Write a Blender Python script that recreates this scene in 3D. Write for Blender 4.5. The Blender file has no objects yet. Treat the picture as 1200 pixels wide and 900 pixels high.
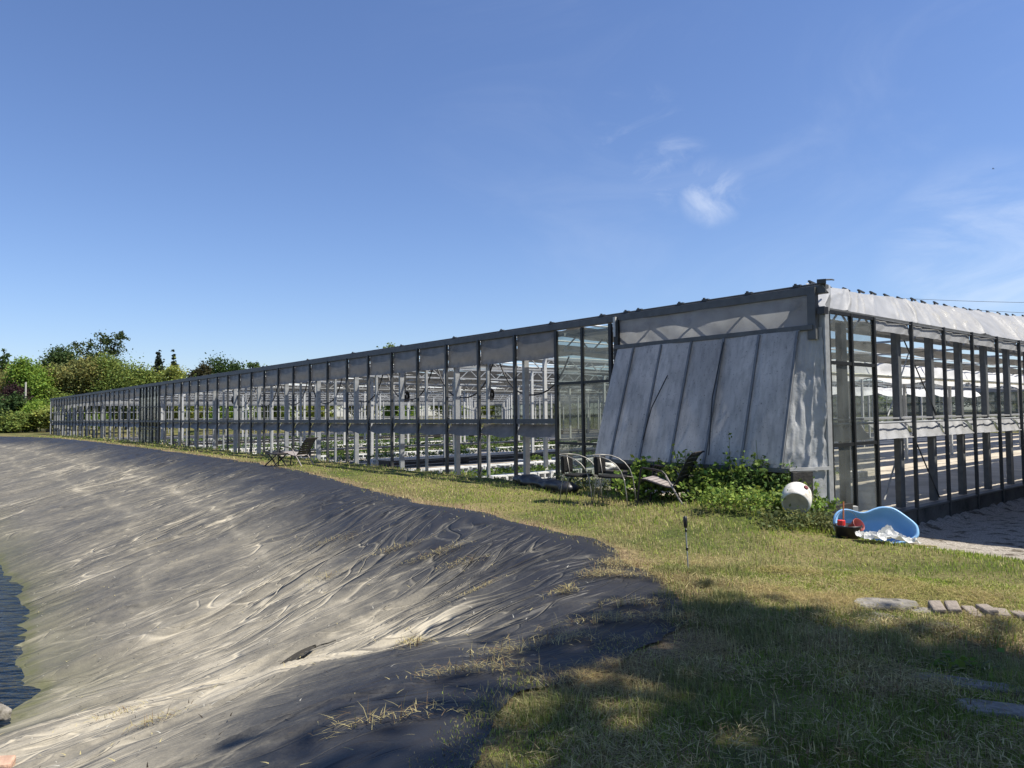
import bpy, bmesh, math, random
import numpy as np
from mathutils import Vector, Matrix
random.seed(7); RNG = np.random.default_rng(7)
SC = bpy.context.scene
COL = SC.collection
R_ = math.radians

# ------------------------------------------------------------------ helpers
def ss(e0, e1, x):
    t = np.clip((x - e0) / (e1 - e0), 0, 1)
    return t * t * (3 - 2 * t)

def _hash(ix, iy, s):
    h = (ix.astype(np.int64) * 374761393 + iy.astype(np.int64) * 668265263 + s * 1442695041) & 0xFFFFFFFF
    h = ((h ^ (h >> 13)) * 1274126177) & 0xFFFFFFFF
    h = h ^ (h >> 16)
    return (h & 0xFFFFFF) / float(0xFFFFFF) * 2 - 1

def vnoise(x, y, s=0):
    x = np.asarray(x, float); y = np.asarray(y, float)
    ix = np.floor(x); iy = np.floor(y)
    fx = x - ix; fy = y - iy
    ux = fx * fx * fx * (fx * (fx * 6 - 15) + 10); uy = fy * fy * fy * (fy * (fy * 6 - 15) + 10)
    a = _hash(ix, iy, s); b = _hash(ix + 1, iy, s); c = _hash(ix, iy + 1, s); d = _hash(ix + 1, iy + 1, s)
    return (a * (1 - ux) + b * ux) * (1 - uy) + (c * (1 - ux) + d * ux) * uy

def fbm(x, y, s=0, o=4):
    t = 0; k = 1; n = 0
    for i in range(o):
        t = t + vnoise(x * 2 ** i + 17.3 * i, y * 2 ** i - 9.1 * i, s + i) * k; n += k; k *= .5
    return t / n

class MB:
    """Collects shapes and links them as one mesh object."""
    def __init__(s): s.v = []; s.f = []; s.n = 0
    def add(s, v, f):
        v = [tuple(p) for p in v]
        s.f += [tuple(i + s.n for i in q) for q in f]; s.v += v; s.n += len(v); return s
    def box(s, c, d, rot=None):
        hx, hy, hz = d[0] / 2, d[1] / 2, d[2] / 2
        P = [Vector((x, y, z)) for z in (-hz, hz) for y in (-hy, hy) for x in (-hx, hx)]
        if rot is not None: P = [rot @ p for p in P]
        c = Vector(c); P = [p + c for p in P]
        return s.add(P, [(0, 2, 3, 1), (4, 5, 7, 6), (0, 1, 5, 4), (2, 6, 7, 3), (0, 4, 6, 2), (1, 3, 7, 5)])
    def tube(s, pts, r, n=8, cap=True):
        pts = [Vector(p) for p in pts]
        rr = r if isinstance(r, (list, tuple)) else [r] * len(pts)
        rings = []; up = None
        for i, p in enumerate(pts):
            t = (pts[min(i + 1, len(pts) - 1)] - pts[max(i - 1, 0)]).normalized()
            if up is None: up = Vector((0, 0, 1)) if abs(t.z) < .9 else Vector((1, 0, 0))
            x = t.cross(up).normalized(); up = x.cross(t).normalized()
            rings.append([p + (x * math.cos(2 * math.pi * k / n) + up * math.sin(2 * math.pi * k / n)) * rr[i] for k in range(n)])
        v = [q for g in rings for q in g]; f = []
        for i in range(len(pts) - 1):
            for k in range(n):
                f.append((i * n + k, i * n + (k + 1) % n, (i + 1) * n + (k + 1) % n, (i + 1) * n + k))
        if cap:
            f.append(tuple(range(n))[::-1]); f.append(tuple((len(pts) - 1) * n + k for k in range(n)))
        return s.add(v, f)
    def bar(s, p0, p1, w, h):
        p0 = Vector(p0); p1 = Vector(p1); t = (p1 - p0); L = t.length; t.normalize()
        up = Vector((0, 0, 1)) if abs(t.z) < .95 else Vector((1, 0, 0))
        x = t.cross(up).normalized(); y = x.cross(t).normalized()
        m = Matrix((x, t, y)).transposed()
        return s.box((p0 + p1) / 2, (w, L, h), m)
    def lathe(s, prof, n=24, mat=None):
        v = []; f = []
        for (r, z) in prof:
            for k in range(n):
                a = 2 * math.pi * k / n
                p = Vector((r * math.cos(a), r * math.sin(a), z)); v.append(mat @ p if mat else p)
        for i in range(len(prof) - 1):
            for k in range(n):
                f.append((i * n + k, i * n + (k + 1) % n, (i + 1) * n + (k + 1) % n, (i + 1) * n + k))
        return s.add(v, f)
    def grid(s, P):
        """P: array (nu, nv, 3)"""
        nu, nv = len(P), len(P[0])
        v = [tuple(p) for row in P for p in row]
        f = [(i * nv + j, (i + 1) * nv + j, (i + 1) * nv + j + 1, i * nv + j + 1) for i in range(nu - 1) for j in range(nv - 1)]
        return s.add(v, f)
    def build(s, name, mat, parent=None, smooth=False, bevel=0):
        me = bpy.data.meshes.new(name); me.from_pydata(s.v, [], s.f); me.update()
        o = bpy.data.objects.new(name, me); COL.objects.link(o)
        me.materials.append(mat)
        if smooth: me.polygons.foreach_set('use_smooth', [True] * len(me.polygons))
        if bevel:
            m = o.modifiers.new('bevel', 'BEVEL'); m.width = bevel; m.segments = 2; m.limit_method = 'ANGLE'
        if parent: o.parent = parent
        return o

def npmesh(name, V, quads=None, tris=None, mat=None, parent=None, smooth=False, col=None, attrs=None):
    me = bpy.data.meshes.new(name)
    nq = 0 if quads is None else len(quads); nt = 0 if tris is None else len(tris)
    me.vertices.add(len(V)); me.vertices.foreach_set('co', np.ascontiguousarray(V, dtype=np.float32).ravel())
    idx = np.concatenate(([quads.ravel()] if nq else []) + ([tris.ravel()] if nt else [])).astype(np.int32)
    me.loops.add(len(idx)); me.loops.foreach_set('vertex_index', idx)
    st = np.concatenate([np.arange(nq) * 4, nq * 4 + np.arange(nt) * 3]).astype(np.int32)
    me.polygons.add(nq + nt); me.polygons.foreach_set('loop_start', st)
    try: me.polygons.foreach_set('loop_total', np.concatenate([np.full(nq, 4), np.full(nt, 3)]).astype(np.int32))
    except Exception: pass
    if smooth: me.polygons.foreach_set('use_smooth', np.ones(nq + nt, dtype=bool))
    if col is not None:
        a = me.color_attributes.new('Col', 'FLOAT_COLOR', 'POINT')
        c = np.ones((len(V), 4), np.float32); c[:, :3] = col; a.data.foreach_set('color', c.ravel())
    for k, val in (attrs or {}).items():
        a = me.attributes.new(k, 'FLOAT', 'POINT'); a.data.foreach_set('value', np.asarray(val, np.float32))
    me.update(calc_edges=True); me.validate()
    if mat: me.materials.append(mat)
    o = bpy.data.objects.new(name, me); COL.objects.link(o)
    if parent: o.parent = parent
    return o

def tag(o, label=None, cat=None, group=None, kind=None):
    if label: o['label'] = label
    if cat: o['category'] = cat
    if group: o['group'] = group
    if kind: o['kind'] = kind
    return o

def thing(name, label, cat, loc=(0, 0, 0), rz=0, group=None):
    o = bpy.data.objects.new(name, None); COL.objects.link(o)
    o.empty_display_size = .1; o.location = loc; o.rotation_euler = (0, 0, rz)
    return tag(o, label, cat, group)

def copy_tree(o, parent=None):
    c = o.copy(); COL.objects.link(c)
    if parent is not None: c.parent = parent
    for ch in list(o.children): copy_tree(ch, c)
    return c

def copy_part(o, loc):
    c = o.copy(); COL.objects.link(c); c.parent = o.parent; c.location = loc; return c

# ------------------------------------------------------------------ materials
def mat(name, base=(.5, .5, .5), rough=.6, metal=0, var=0, scale=8, bump=0, bscale=40, trans=0, dark=None, dscale=3, dlo=.5, dhi=.7, spec=.5, stretch=None):
    m = bpy.data.materials.new(name); m.use_nodes = True
    N = m.node_tree.nodes; L = m.node_tree.links
    b = N['Principled BSDF']; out = N['Material Output']
    b.inputs['Roughness'].default_value = rough; b.inputs['Metallic'].default_value = metal
    b.inputs['Specular IOR Level'].default_value = spec
    b.inputs['Base Color'].default_value = (*base, 1)
    tc = N.new('ShaderNodeTexCoord'); src = tc.outputs['Object']
    if stretch:
        mp = N.new('ShaderNodeMapping'); mp.inputs['Scale'].default_value = stretch; L.new(src, mp.inputs['Vector']); src = mp.outputs['Vector']
    colout = None
    if var:
        n = N.new('ShaderNodeTexNoise'); n.inputs['Scale'].default_value = scale; n.inputs['Detail'].default_value = 6
        L.new(src, n.inputs['Vector'])
        r = N.new('ShaderNodeValToRGB'); r.color_ramp.elements[0].position = .3; r.color_ramp.elements[1].position = .7
        r.color_ramp.elements[0].color = (*[c * (1 - var) for c in base], 1); r.color_ramp.elements[1].color = (*[min(1, c * (1 + var)) for c in base], 1)
        L.new(n.outputs['Fac'], r.inputs['Fac']); colout = r.outputs['Color']
    if dark:
        n2 = N.new('ShaderNodeTexNoise'); n2.inputs['Scale'].default_value = dscale; n2.inputs['Detail'].default_value = 8; n2.inputs['Roughness'].default_value = .65
        L.new(src, n2.inputs['Vector'])
        mr = N.new('ShaderNodeMapRange'); mr.inputs['From Min'].default_value = dlo; mr.inputs['From Max'].default_value = dhi
        L.new(n2.outputs['Fac'], mr.inputs['Value'])
        mx = N.new('ShaderNodeMix'); mx.data_type = 'RGBA'
        L.new(mr.outputs['Result'], mx.inputs['Factor'])
        if colout: L.new(colout, mx.inputs['A'])
        else: mx.inputs['A'].default_value = (*base, 1)
        mx.inputs['B'].default_value = (*dark, 1); colout = mx.outputs['Result']
    if colout: L.new(colout, b.inputs['Base Color'])
    if bump:
        n3 = N.new('ShaderNodeTexNoise'); n3.inputs['Scale'].default_value = bscale; n3.inputs['Detail'].default_value = 5
        L.new(src, n3.inputs['Vector'])
        bp = N.new('ShaderNodeBump'); bp.inputs['Strength'].default_value = bump; bp.inputs['Distance'].default_value = .02
        L.new(n3.outputs['Fac'], bp.inputs['Height']); L.new(bp.outputs['Normal'], b.inputs['Normal'])
    if trans:
        t = N.new('ShaderNodeBsdfTranslucent'); ms = N.new('ShaderNodeMixShader'); ms.inputs[0].default_value = trans
        if colout: L.new(colout, t.inputs['Color'])
        else: t.inputs['Color'].default_value = (*base, 1)
        L.new(b.outputs[0], ms.inputs[1]); L.new(t.outputs[0], ms.inputs[2]); L.new(ms.outputs[0], out.inputs['Surface'])
    return m

def leafmat(name, trans=.35, rough=.6):
    m = bpy.data.materials.new(name); m.use_nodes = True
    N = m.node_tree.nodes; L = m.node_tree.links; b = N['Principled BSDF']
    a = N.new('ShaderNodeAttribute'); a.attribute_name = 'Col'
    b.inputs['Roughness'].default_value = rough; b.inputs['Specular IOR Level'].default_value = .12
    L.new(a.outputs['Color'], b.inputs['Base Color'])
    t = N.new('ShaderNodeBsdfTranslucent'); L.new(a.outputs['Color'], t.inputs['Color'])
    ms = N.new('ShaderNodeMixShader'); ms.inputs[0].default_value = trans
    L.new(b.outputs[0], ms.inputs[1]); L.new(t.outputs[0], ms.inputs[2]); L.new(ms.outputs[0], N['Material Output'].inputs['Surface'])
    return m

def glassmat(name, tint=(.75, .8, .78), dirt=.2):
    m = bpy.data.materials.new(name); m.use_nodes = True
    N = m.node_tree.nodes; L = m.node_tree.links
    N.remove(N['Principled BSDF'])
    tr = N.new('ShaderNodeBsdfTransparent'); tr.inputs['Color'].default_value = (*tint, 1)
    gl = N.new('ShaderNodeBsdfGlossy'); gl.inputs['Roughness'].default_value = .03; gl.inputs['Color'].default_value = (.8, .8, .8, 1)
    fr = N.new('ShaderNodeFresnel'); fr.inputs['IOR'].default_value = 1.45
    m1 = N.new('ShaderNodeMixShader'); L.new(fr.outputs[0], m1.inputs[0]); L.new(tr.outputs[0], m1.inputs[1]); L.new(gl.outputs[0], m1.inputs[2])
    df = N.new('ShaderNodeBsdfTranslucent'); df.inputs['Color'].default_value = (.42, .45, .42, 1)
    d2 = N.new('ShaderNodeBsdfDiffuse'); d2.inputs['Color'].default_value = (.34, .36, .33, 1)
    md = N.new('ShaderNodeMixShader'); md.inputs[0].default_value = .5; L.new(df.outputs[0], md.inputs[1]); L.new(d2.outputs[0], md.inputs[2])
    tc = N.new('ShaderNodeTexCoord'); n = N.new('ShaderNodeTexNoise'); n.inputs['Scale'].default_value = 2.5; n.inputs['Detail'].default_value = 7
    L.new(tc.outputs['Object'], n.inputs['Vector'])
    mr = N.new('ShaderNodeMapRange'); mr.inputs['From Min'].default_value = .3; mr.inputs['From Max'].default_value = .75
    mr.inputs['To Min'].default_value = dirt * .4; mr.inputs['To Max'].default_value = min(1, dirt * 2)
    L.new(n.outputs['Fac'], mr.inputs['Value'])
    m2 = N.new('ShaderNodeMixShader'); L.new(mr.outputs['Result'], m2.inputs[0]); L.new(m1.outputs[0], m2.inputs[1]); L.new(md.outputs[0], m2.inputs[2])
    L.new(m2.outputs[0], N['Material Output'].inputs['Surface'])
    return m

M = {}
M['galv'] = mat('galvanised_steel', (.33, .34, .34), .5, .35, .15, 12)
M['mullion'] = mat('weathered_dark_steel', (.060, .062, .062), .5, .3, .3, 9)
M['beam'] = mat('grey_steel', (.105, .108, .108), .55, .2, .2, 7)
M['black_frame'] = mat('black_frame_paint', (.012, .013, .013), .45, 0, .3, 9)
M['white_steel'] = mat('white_galvanised_post', (.46, .465, .45), .5, .1, .1, 9)
M['film'] = mat('grey_woven_film', (.195, .188, .175), .5, 0, .2, 3, .25, 30, .26, (.08, .08, .08), 2.2, .5, .8)
M['side_film'] = mat('silver_grey_film', (.42, .43, .43), .45, 0, .10, 3, .3, 30, .25, (.24, .24, .23), 2.2, .5, .8)
M['film_white'] = mat('white_woven_film', (.40, .402, .40), .42, 0, .14, 3, .3, 25, .30, (.32, .32, .31), 1.7, .5, .8)
M['screen_white'] = mat('white_screen_cloth', (.66, .66, .65), .6, 0, .08, 2, .2, 25, .25)
M['upper_film'] = mat('smoky_film', (.34, .345, .34), .5, 0, .12, 3, .25, 30, .55, (.2, .2, .2), 2.2, .5, .8)
def covermat():
    m = mat('speckled_cover_sheet', (.50, .485, .46), .38, 0, .20, 1.6, .12, 25, .27, (.20, .20, .195), 30, .60, .66)
    N = m.node_tree.nodes; L = m.node_tree.links; b = N['Principled BSDF']
    src = b.inputs['Base Color'].links[0].from_socket
    tc = N.new('ShaderNodeTexCoord'); mp = N.new('ShaderNodeMapping'); mp.inputs['Scale'].default_value = (7, 7, .45); L.new(tc.outputs['Object'], mp.inputs['Vector'])
    n = N.new('ShaderNodeTexNoise'); n.inputs['Scale'].default_value = 1.5; n.inputs['Detail'].default_value = 7; n.inputs['Roughness'].default_value = .65; L.new(mp.outputs[0], n.inputs['Vector'])
    mr = N.new('ShaderNodeMapRange'); mr.inputs['From Min'].default_value = .45; mr.inputs['From Max'].default_value = .75; mr.inputs['To Max'].default_value = .65; L.new(n.outputs['Fac'], mr.inputs['Value'])
    mx = N.new('ShaderNodeMix'); mx.data_type = 'RGBA'; mx.inputs['B'].default_value = (.17, .17, .16, 1); L.new(mr.outputs[0], mx.inputs['Factor']); L.new(src, mx.inputs['A'])
    L.new(mx.outputs['Result'], b.inputs['Base Color'])
    for nd in N:
        if nd.type == 'BSDF_TRANSLUCENT': L.new(mx.outputs['Result'], nd.inputs['Color'])
    return m
M['cover'] = covermat()
M['rib'] = mat('dull_rib_steel', (.17, .175, .18), .6, .1, .2, 9)
M['roof_film'] = mat('roof_curtain_film', (.20, .20, .195), .6, 0, .2, 2, .2, 20, .12)
M['dark_column'] = mat('dull_dark_steel', (.13, .137, .14), .5, .3, .2, 9)
M['glass'] = glassmat('dusty_glass', (.80, .84, .82), .24)
M['glass_dark'] = glassmat('dark_green_glass', (.55, .60, .54), .20)
M['glass_far'] = glassmat('far_wall_glazing', (.5, .56, .55), .3)
M['concrete'] = mat('plinth_concrete', (.10, .095, .085), .9, 0, .35, 5, .5, 30, 0, (.022, .022, .02), 2.5, .45, .65)
M['concrete_light'] = mat('pale_concrete', (.42, .40, .36), .9, 0, .15, 7, .4, 40)
M['black_cable'] = mat('black_rubber', (.015, .015, .016), .5)
M['black_plastic'] = mat('black_plastic', (.018, .018, .02), .4, 0, .3, 12)
M['wicker'] = mat('dark_wicker', (.016, .016, .016), .7, 0, .5, 60, .6, 90, spec=.2)
M['alu'] = mat('brushed_aluminium_tube', (.30, .285, .255), .5, .6)
M['slat_paint'] = mat('grey_brown_slat_paint', (.30, .265, .25), .5, 0, .15, 15)
M['slat_dark'] = mat('shade_darkened_slat_paint', (.05, .043, .04), .5, 0, .2, 15)  # shade of the backrest put into its colour; also the dark stool seat
M['chair_steel'] = mat('dark_chair_steel', (.03, .026, .025), .45, .3)
M['wood_dark'] = mat('dark_wet_timber', (.022, .02, .018), .8, 0, .5, 8, .5, 30)
M['wood'] = mat('weathered_timber', (.33, .26, .19), .85, 0, .25, 8, .4, 30)
M['wood_grey'] = mat('grey_timber_batten', (.36, .36, .35), .8, 0, .2, 8)
M['white_foam'] = mat('white_polystyrene', (.66, .66, .63), .7, 0, .08, 9)
M['barrel'] = mat('dirty_white_plastic', (.66, .64, .58), .5, 0, .08, 8, .1, 20, 0, (.30, .25, .17), 7, .50, .68)
M['barrel_base'] = mat('muddy_plastic', (.42, .37, .28), .7, 0, .25, 9, .2, 30)
M['red_cap'] = mat('dark_red_cap', (.16, .02, .025), .4)
M['tub'] = mat('blue_plastic', (.25, .47, .74), .38, 0, .05, 5, .05, 20, 0, (.20, .33, .50), 7, .6, .8)
M['red'] = mat('red_plastic', (.62, .03, .025), .4)
M['redbrown'] = mat('red_brown_plastic', (.22, .035, .03), .35)
M['orange_wood'] = mat('orange_stick', (.50, .17, .06), .7)
M['yellow_wood'] = mat('straw_stick', (.55, .45, .2), .7)
M['bag'] = mat('crumpled_white_plastic', (.62, .62, .58), .4, 0, .05, 5, .3, 60, .15, (.5, .47, .36), 6, .62, .75)
M['stone'] = mat('grey_flagstone', (.24, .22, .19), .9, 0, .3, 9, .8, 25, 0, (.10, .09, .065), 6, .45, .62)
M['brick'] = mat('weathered_brick', (.25, .21, .17), .9, 0, .35, 12, .6, 50, 0, (.12, .1, .085), 6, .5, .65)
M['gravel'] = None
M['bark'] = mat('bark', (.10, .085, .065), .9, 0, .3, 6, .6, 20)
M['leaf'] = leafmat('leaf')
M['weed'] = leafmat('weed_leaf', .38, .5)
M['grass'] = leafmat('grass_blade', .4, .55)
M['wall_barn'] = mat('barn_cladding', (.35, .33, .30), .8, 0, .1, 3)
M['roof_barn'] = mat('barn_roof', (.16, .10, .08), .8, 0, .2, 3)
M['stem'] = mat('green_stem', (.10, .12, .04), .7)

# ------------------------------------------------------------------ site geometry
C0 = np.array([4.42, 10.5]); AZ = math.atan2(.640, .768)
dR = np.array([math.cos(AZ), math.sin(AZ)]); dL = np.array([-math.sin(AZ), math.cos(AZ)])
def ab(x, y):
    rx, ry = x - C0[0], y - C0[1]
    return rx * dL[0] + ry * dL[1], rx * dR[0] + ry * dR[1]
def W(b, a, z=0):
    p = C0 + b * dR + a * dL
    return (p[0], p[1], z)
def zg(x, y):
    a, b = ab(x, y)
    z = .5 + .25 * ss(12, 45, y) + .1 * ss(7, 11, y) * (1 - ss(12, 45, y))
    front = 1 - ss(-.3, .5, a); low = ss(-2.05, 1.05, b)
    z = z * (1 - low * front)
    z = z + .16 * np.exp(-(((x - 3.3) / 1.1) ** 2 + ((y - 10.2) / .7) ** 2))
    z = z - .13 * np.exp(-(((x - 3.5) / .75) ** 2 + ((y - 4.5) / .42) ** 2))
    return z

_rim = [(-75, 66), (-60, 64), (-48, 60.5), (-39.5, 56), (-31, 49.3), (-17.2, 33.3), (-7.7, 21.7), (-4.1, 16.2), (-1.75, 11.95), (-.76, 10.75), (0, 9.58), (.85, 8.35),
        (1.05, 7.5), (1.3, 5.85), (.78, 4.72), (.42, 4.3), (-.12, 4.12), (-.22, 3.5), (-.36, 3.0), (-.9, 2.1), (-2, .8), (-4.5, -1), (-12, -7), (-40, -10), (-95, 10), (-95, 55)]
def _smooth(P, k=5):
    P = np.array(P, float); n = len(P); o = []
    for i in range(n):
        p0, p1, p2, p3 = P[i - 1], P[i], P[(i + 1) % n], P[(i + 2) % n]
        for t in np.arange(k) / k:
            o.append(.5 * (2 * p1 + (p2 - p0) * t + (2 * p0 - 5 * p1 + 4 * p2 - p3) * t * t + (3 * p1 - p0 - 3 * p2 + p3) * t ** 3))
    return np.array(o)
RIM = _smooth(_rim)
def rimdist(x, y):
    """signed distance to the pond rim, positive inside the pond"""
    x = np.asarray(x, float); y = np.asarray(y, float)
    d2 = np.full(x.shape, 1e9); ins = np.zeros(x.shape, bool)
    n = len(RIM)
    for i in range(n):
        ax, ay = RIM[i]; bx, by = RIM[(i + 1) % n]
        ex, ey = bx - ax, by - ay; ll = ex * ex + ey * ey + 1e-12
        t = np.clip(((x - ax) * ex + (y - ay) * ey) / ll, 0, 1)
        d2 = np.minimum(d2, (x - ax - t * ex) ** 2 + (y - ay - t * ey) ** 2)
        if ay != by:
            c = (ay > y) != (by > y)
            ins ^= c & (x < (bx - ax) * (y - ay) / (by - ay) + ax)
    d = np.sqrt(d2)
    return np.where(ins, d, -d) + .06 * vnoise(x * 1.7, y * 1.7, 3) + .03 * vnoise(x * 5, y * 5, 4)
WATER_Z = -.88
def fdrop(d):
    dd = np.clip(d, 0, None)
    return np.minimum(.275 * dd * (1 - np.exp(-(dd + .05) / .55)), 2.4)
def ridge(n, k): return np.clip(1 - np.abs(n) * 1.6, 0, 1) ** k
def liner_z(x, y, d):
    a, b = ab(x, y)
    w = a + .55 * vnoise(a * .45, b * .3, 11) + .16 * vnoise(a * 1.3, b * .7, 12)
    w2 = a + .3 * b * vnoise(a * .2, 0 * b, 15) * .3 + .25 * vnoise(a * .8, b * .5, 13)
    r0 = ridge(vnoise(w * .8, b * .16, 20), 4)
    r1 = ridge(vnoise(w * 1.7, b * .22, 21), 5)
    r2 = ridge(vnoise(w2 * 3.0, b * .35, 22), 2)
    r3 = 0
    bil = vnoise(x * .55, y * .55, 24)
    m = ss(-.1, .9, d)
    near = np.exp(-((x - .3) ** 2 + (y - 5.5) ** 2) / 9.)
    mod = .55 + .45 * vnoise(a * .3, b * .3, 30)
    cre = .075 * r0 * (.6 + near) + .05 * r1 * mod + .006 * r2
    kf = 1 + .05 * np.exp(-((y - 9.9) / 2.2) ** 2) - .15 * ss(12.2, 16, y) - .09 * ss(8.2, 7.2, y)
    z = zg(x, y) - fdrop(d) * kf + m * (cre + .05 * bil) + .012
    ridges = np.clip(.55 * r0 + .6 * r1 + .55 * r2 + .35 * r3, 0, 1)
    return z, ridges

def polar(th0, th1, nt, r0, r1, nr):
    th = np.linspace(th0, th1, nt); r = np.exp(np.linspace(math.log(r0), math.log(r1), nr))
    T, Rr = np.meshgrid(th, r)
    X = Rr * np.sin(T); Y = Rr * np.cos(T)
    i = np.arange(nr - 1)[:, None] * nt + np.arange(nt - 1)[None, :]
    Q = np.stack([i, i + 1, i + nt + 1, i + nt], -1).reshape(-1, 4)
    return X.ravel(), Y.ravel(), Q

# --- terrain sheet
def build_ground():
    X, Y, Q = polar(-math.pi, math.pi, 721, .25, 4000, 420)
    D = rimdist(X, Y); A_, B_ = ab(X, Y)
    Z = zg(X, Y)
    near = np.hypot(X, Y) < 90
    Z = np.where((D > .05) & near, Z - fdrop(D) * 1.06 - .22 * ss(.05, .5, D), Z)
    inside = (A_ > -.05) & (A_ < 70.6) & (B_ > -.02) & (B_ < 50.5)
    Z = np.where(inside, .1, Z)
    far = ss(70, 200, np.hypot(X, Y))
    Z = Z * (1 - far) + .4 * far
    Z += .02 * fbm(X * 1.5, Y * 1.5, 40) * (~inside) * near + .01 * vnoise(X * 7, Y * 7, 41) * near
    m = bpy.data.materials.new('meadow_soil'); m.use_nodes = True
    N = m.node_tree.nodes; L = m.node_tree.links; b = N['Principled BSDF']; b.inputs['Roughness'].default_value = .95; b.inputs['Specular IOR Level'].default_value = .1
    tc = N.new('ShaderNodeTexCoord')
    n1 = N.new('ShaderNodeTexNoise'); n1.inputs['Scale'].default_value = .9; n1.inputs['Detail'].default_value = 8; L.new(tc.outputs['Object'], n1.inputs['Vector'])
    n2 = N.new('ShaderNodeTexNoise'); n2.inputs['Scale'].default_value = 28; n2.inputs['Detail'].default_value = 6; L.new(tc.outputs['Object'], n2.inputs['Vector'])
    r1 = N.new('ShaderNodeValToRGB'); e = r1.color_ramp.elements
    e[0].position = .35; e[0].color = (.075, .09, .028, 1); e[1].position = .65; e[1].color = (.20, .17, .075, 1)
    L.new(n1.outputs['Fac'], r1.inputs['Fac'])
    r2 = N.new('ShaderNodeValToRGB'); e = r2.color_ramp.elements; e[0].position = .3; e[0].color = (.35, .35, .35, 1); e[1].position = .7; e[1].color = (1.3, 1.3, 1.3, 1)
    L.new(n2.outputs['Fac'], r2.inputs['Fac'])
    mx = N.new('ShaderNodeMix'); mx.data_type = 'RGBA'; mx.blend_type = 'MULTIPLY'; mx.inputs['Factor'].default_value = .8
    L.new(r1.outputs['Color'], mx.inputs['A']); L.new(r2.outputs['Color'], mx.inputs['B'])
    # gravel in front of the plinth, bare soil by the brick edging, dry rim
    ag = N.new('ShaderNodeAttribute'); ag.attribute_name = 'gravel'
    n4 = N.new('ShaderNodeTexNoise'); n4.inputs['Scale'].default_value = 45; n4.inputs['Detail'].default_value = 4; L.new(tc.outputs['Object'], n4.inputs['Vector'])
    r4 = N.new('ShaderNodeValToRGB'); e = r4.color_ramp.elements; e[0].position = .3; e[0].color = (.15, .135, .115, 1); e[1].position = .7; e[1].color = (.46, .42, .36, 1)
    L.new(n4.outputs['Fac'], r4.inputs['Fac'])
    n5 = N.new('ShaderNodeTexNoise'); n5.inputs['Scale'].default_value = 3.5; n5.inputs['Detail'].default_value = 9; n5.inputs['Roughness'].default_value = .7; L.new(tc.outputs['Object'], n5.inputs['Vector'])
    mr5 = N.new('ShaderNodeMapRange'); mr5.inputs['From Min'].default_value = .52; mr5.inputs['From Max'].default_value = .6; L.new(n5.outputs['Fac'], mr5.inputs['Value'])
    mg = N.new('ShaderNodeMix'); mg.data_type = 'RGBA'; mg.inputs['B'].default_value = (.10, .085, .065, 1); L.new(mr5.outputs['Result'], mg.inputs['Factor']); L.new(r4.outputs['Color'], mg.inputs['A'])
    m2 = N.new('ShaderNodeMix'); m2.data_type = 'RGBA'; L.new(ag.outputs['Fac'], m2.inputs['Factor']); L.new(mx.outputs['Result'], m2.inputs['A']); L.new(mg.outputs['Result'], m2.inputs['B'])
    ad = N.new('ShaderNodeAttribute'); ad.attribute_name = 'bare'
    m3 = N.new('ShaderNodeMix'); m3.data_type = 'RGBA'; L.new(ad.outputs['Fac'], m3.inputs['Factor']); L.new(m2.outputs['Result'], m3.inputs['A'])
    r6 = N.new('ShaderNodeValToRGB'); e = r6.color_ramp.elements; e[0].position = .3; e[0].color = (.10, .07, .045, 1); e[1].position = .7; e[1].color = (.30, .22, .13, 1)
    L.new(n2.outputs['Fac'], r6.inputs['Fac']); L.new(r6.outputs['Color'], m3.inputs['B'])
    L.new(m3.outputs['Result'], b.inputs['Base Color'])
    bp = N.new('ShaderNodeBump'); bp.inputs['Strength'].default_value = .7; bp.inputs['Distance'].default_value = .03; L.new(n2.outputs['Fac'], bp.inputs['Height']); L.new(bp.outputs['Normal'], b.inputs['Normal'])
    nz = .35 * vnoise(X * 1.3, Y * 1.3, 50) + .15 * vnoise(X * 4, Y * 4, 51)
    grav = ss(.35, .6, B_ + nz) * (A_ < .3) * (A_ > -30)
    bare = np.clip(ss(-.55, -.1, D + nz * .5) * .9 + np.exp(-(((X - 3.4) / .9) ** 2 + ((Y - 4.75) / .5) ** 2)) * .9, 0, 1) * (1 - grav)
    o = npmesh('ground', np.stack([X, Y, Z], 1), quads=Q[:, ::-1], mat=m, smooth=True, attrs={'gravel': grav, 'bare': bare})
    tag(o, kind='structure')
build_ground()

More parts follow.
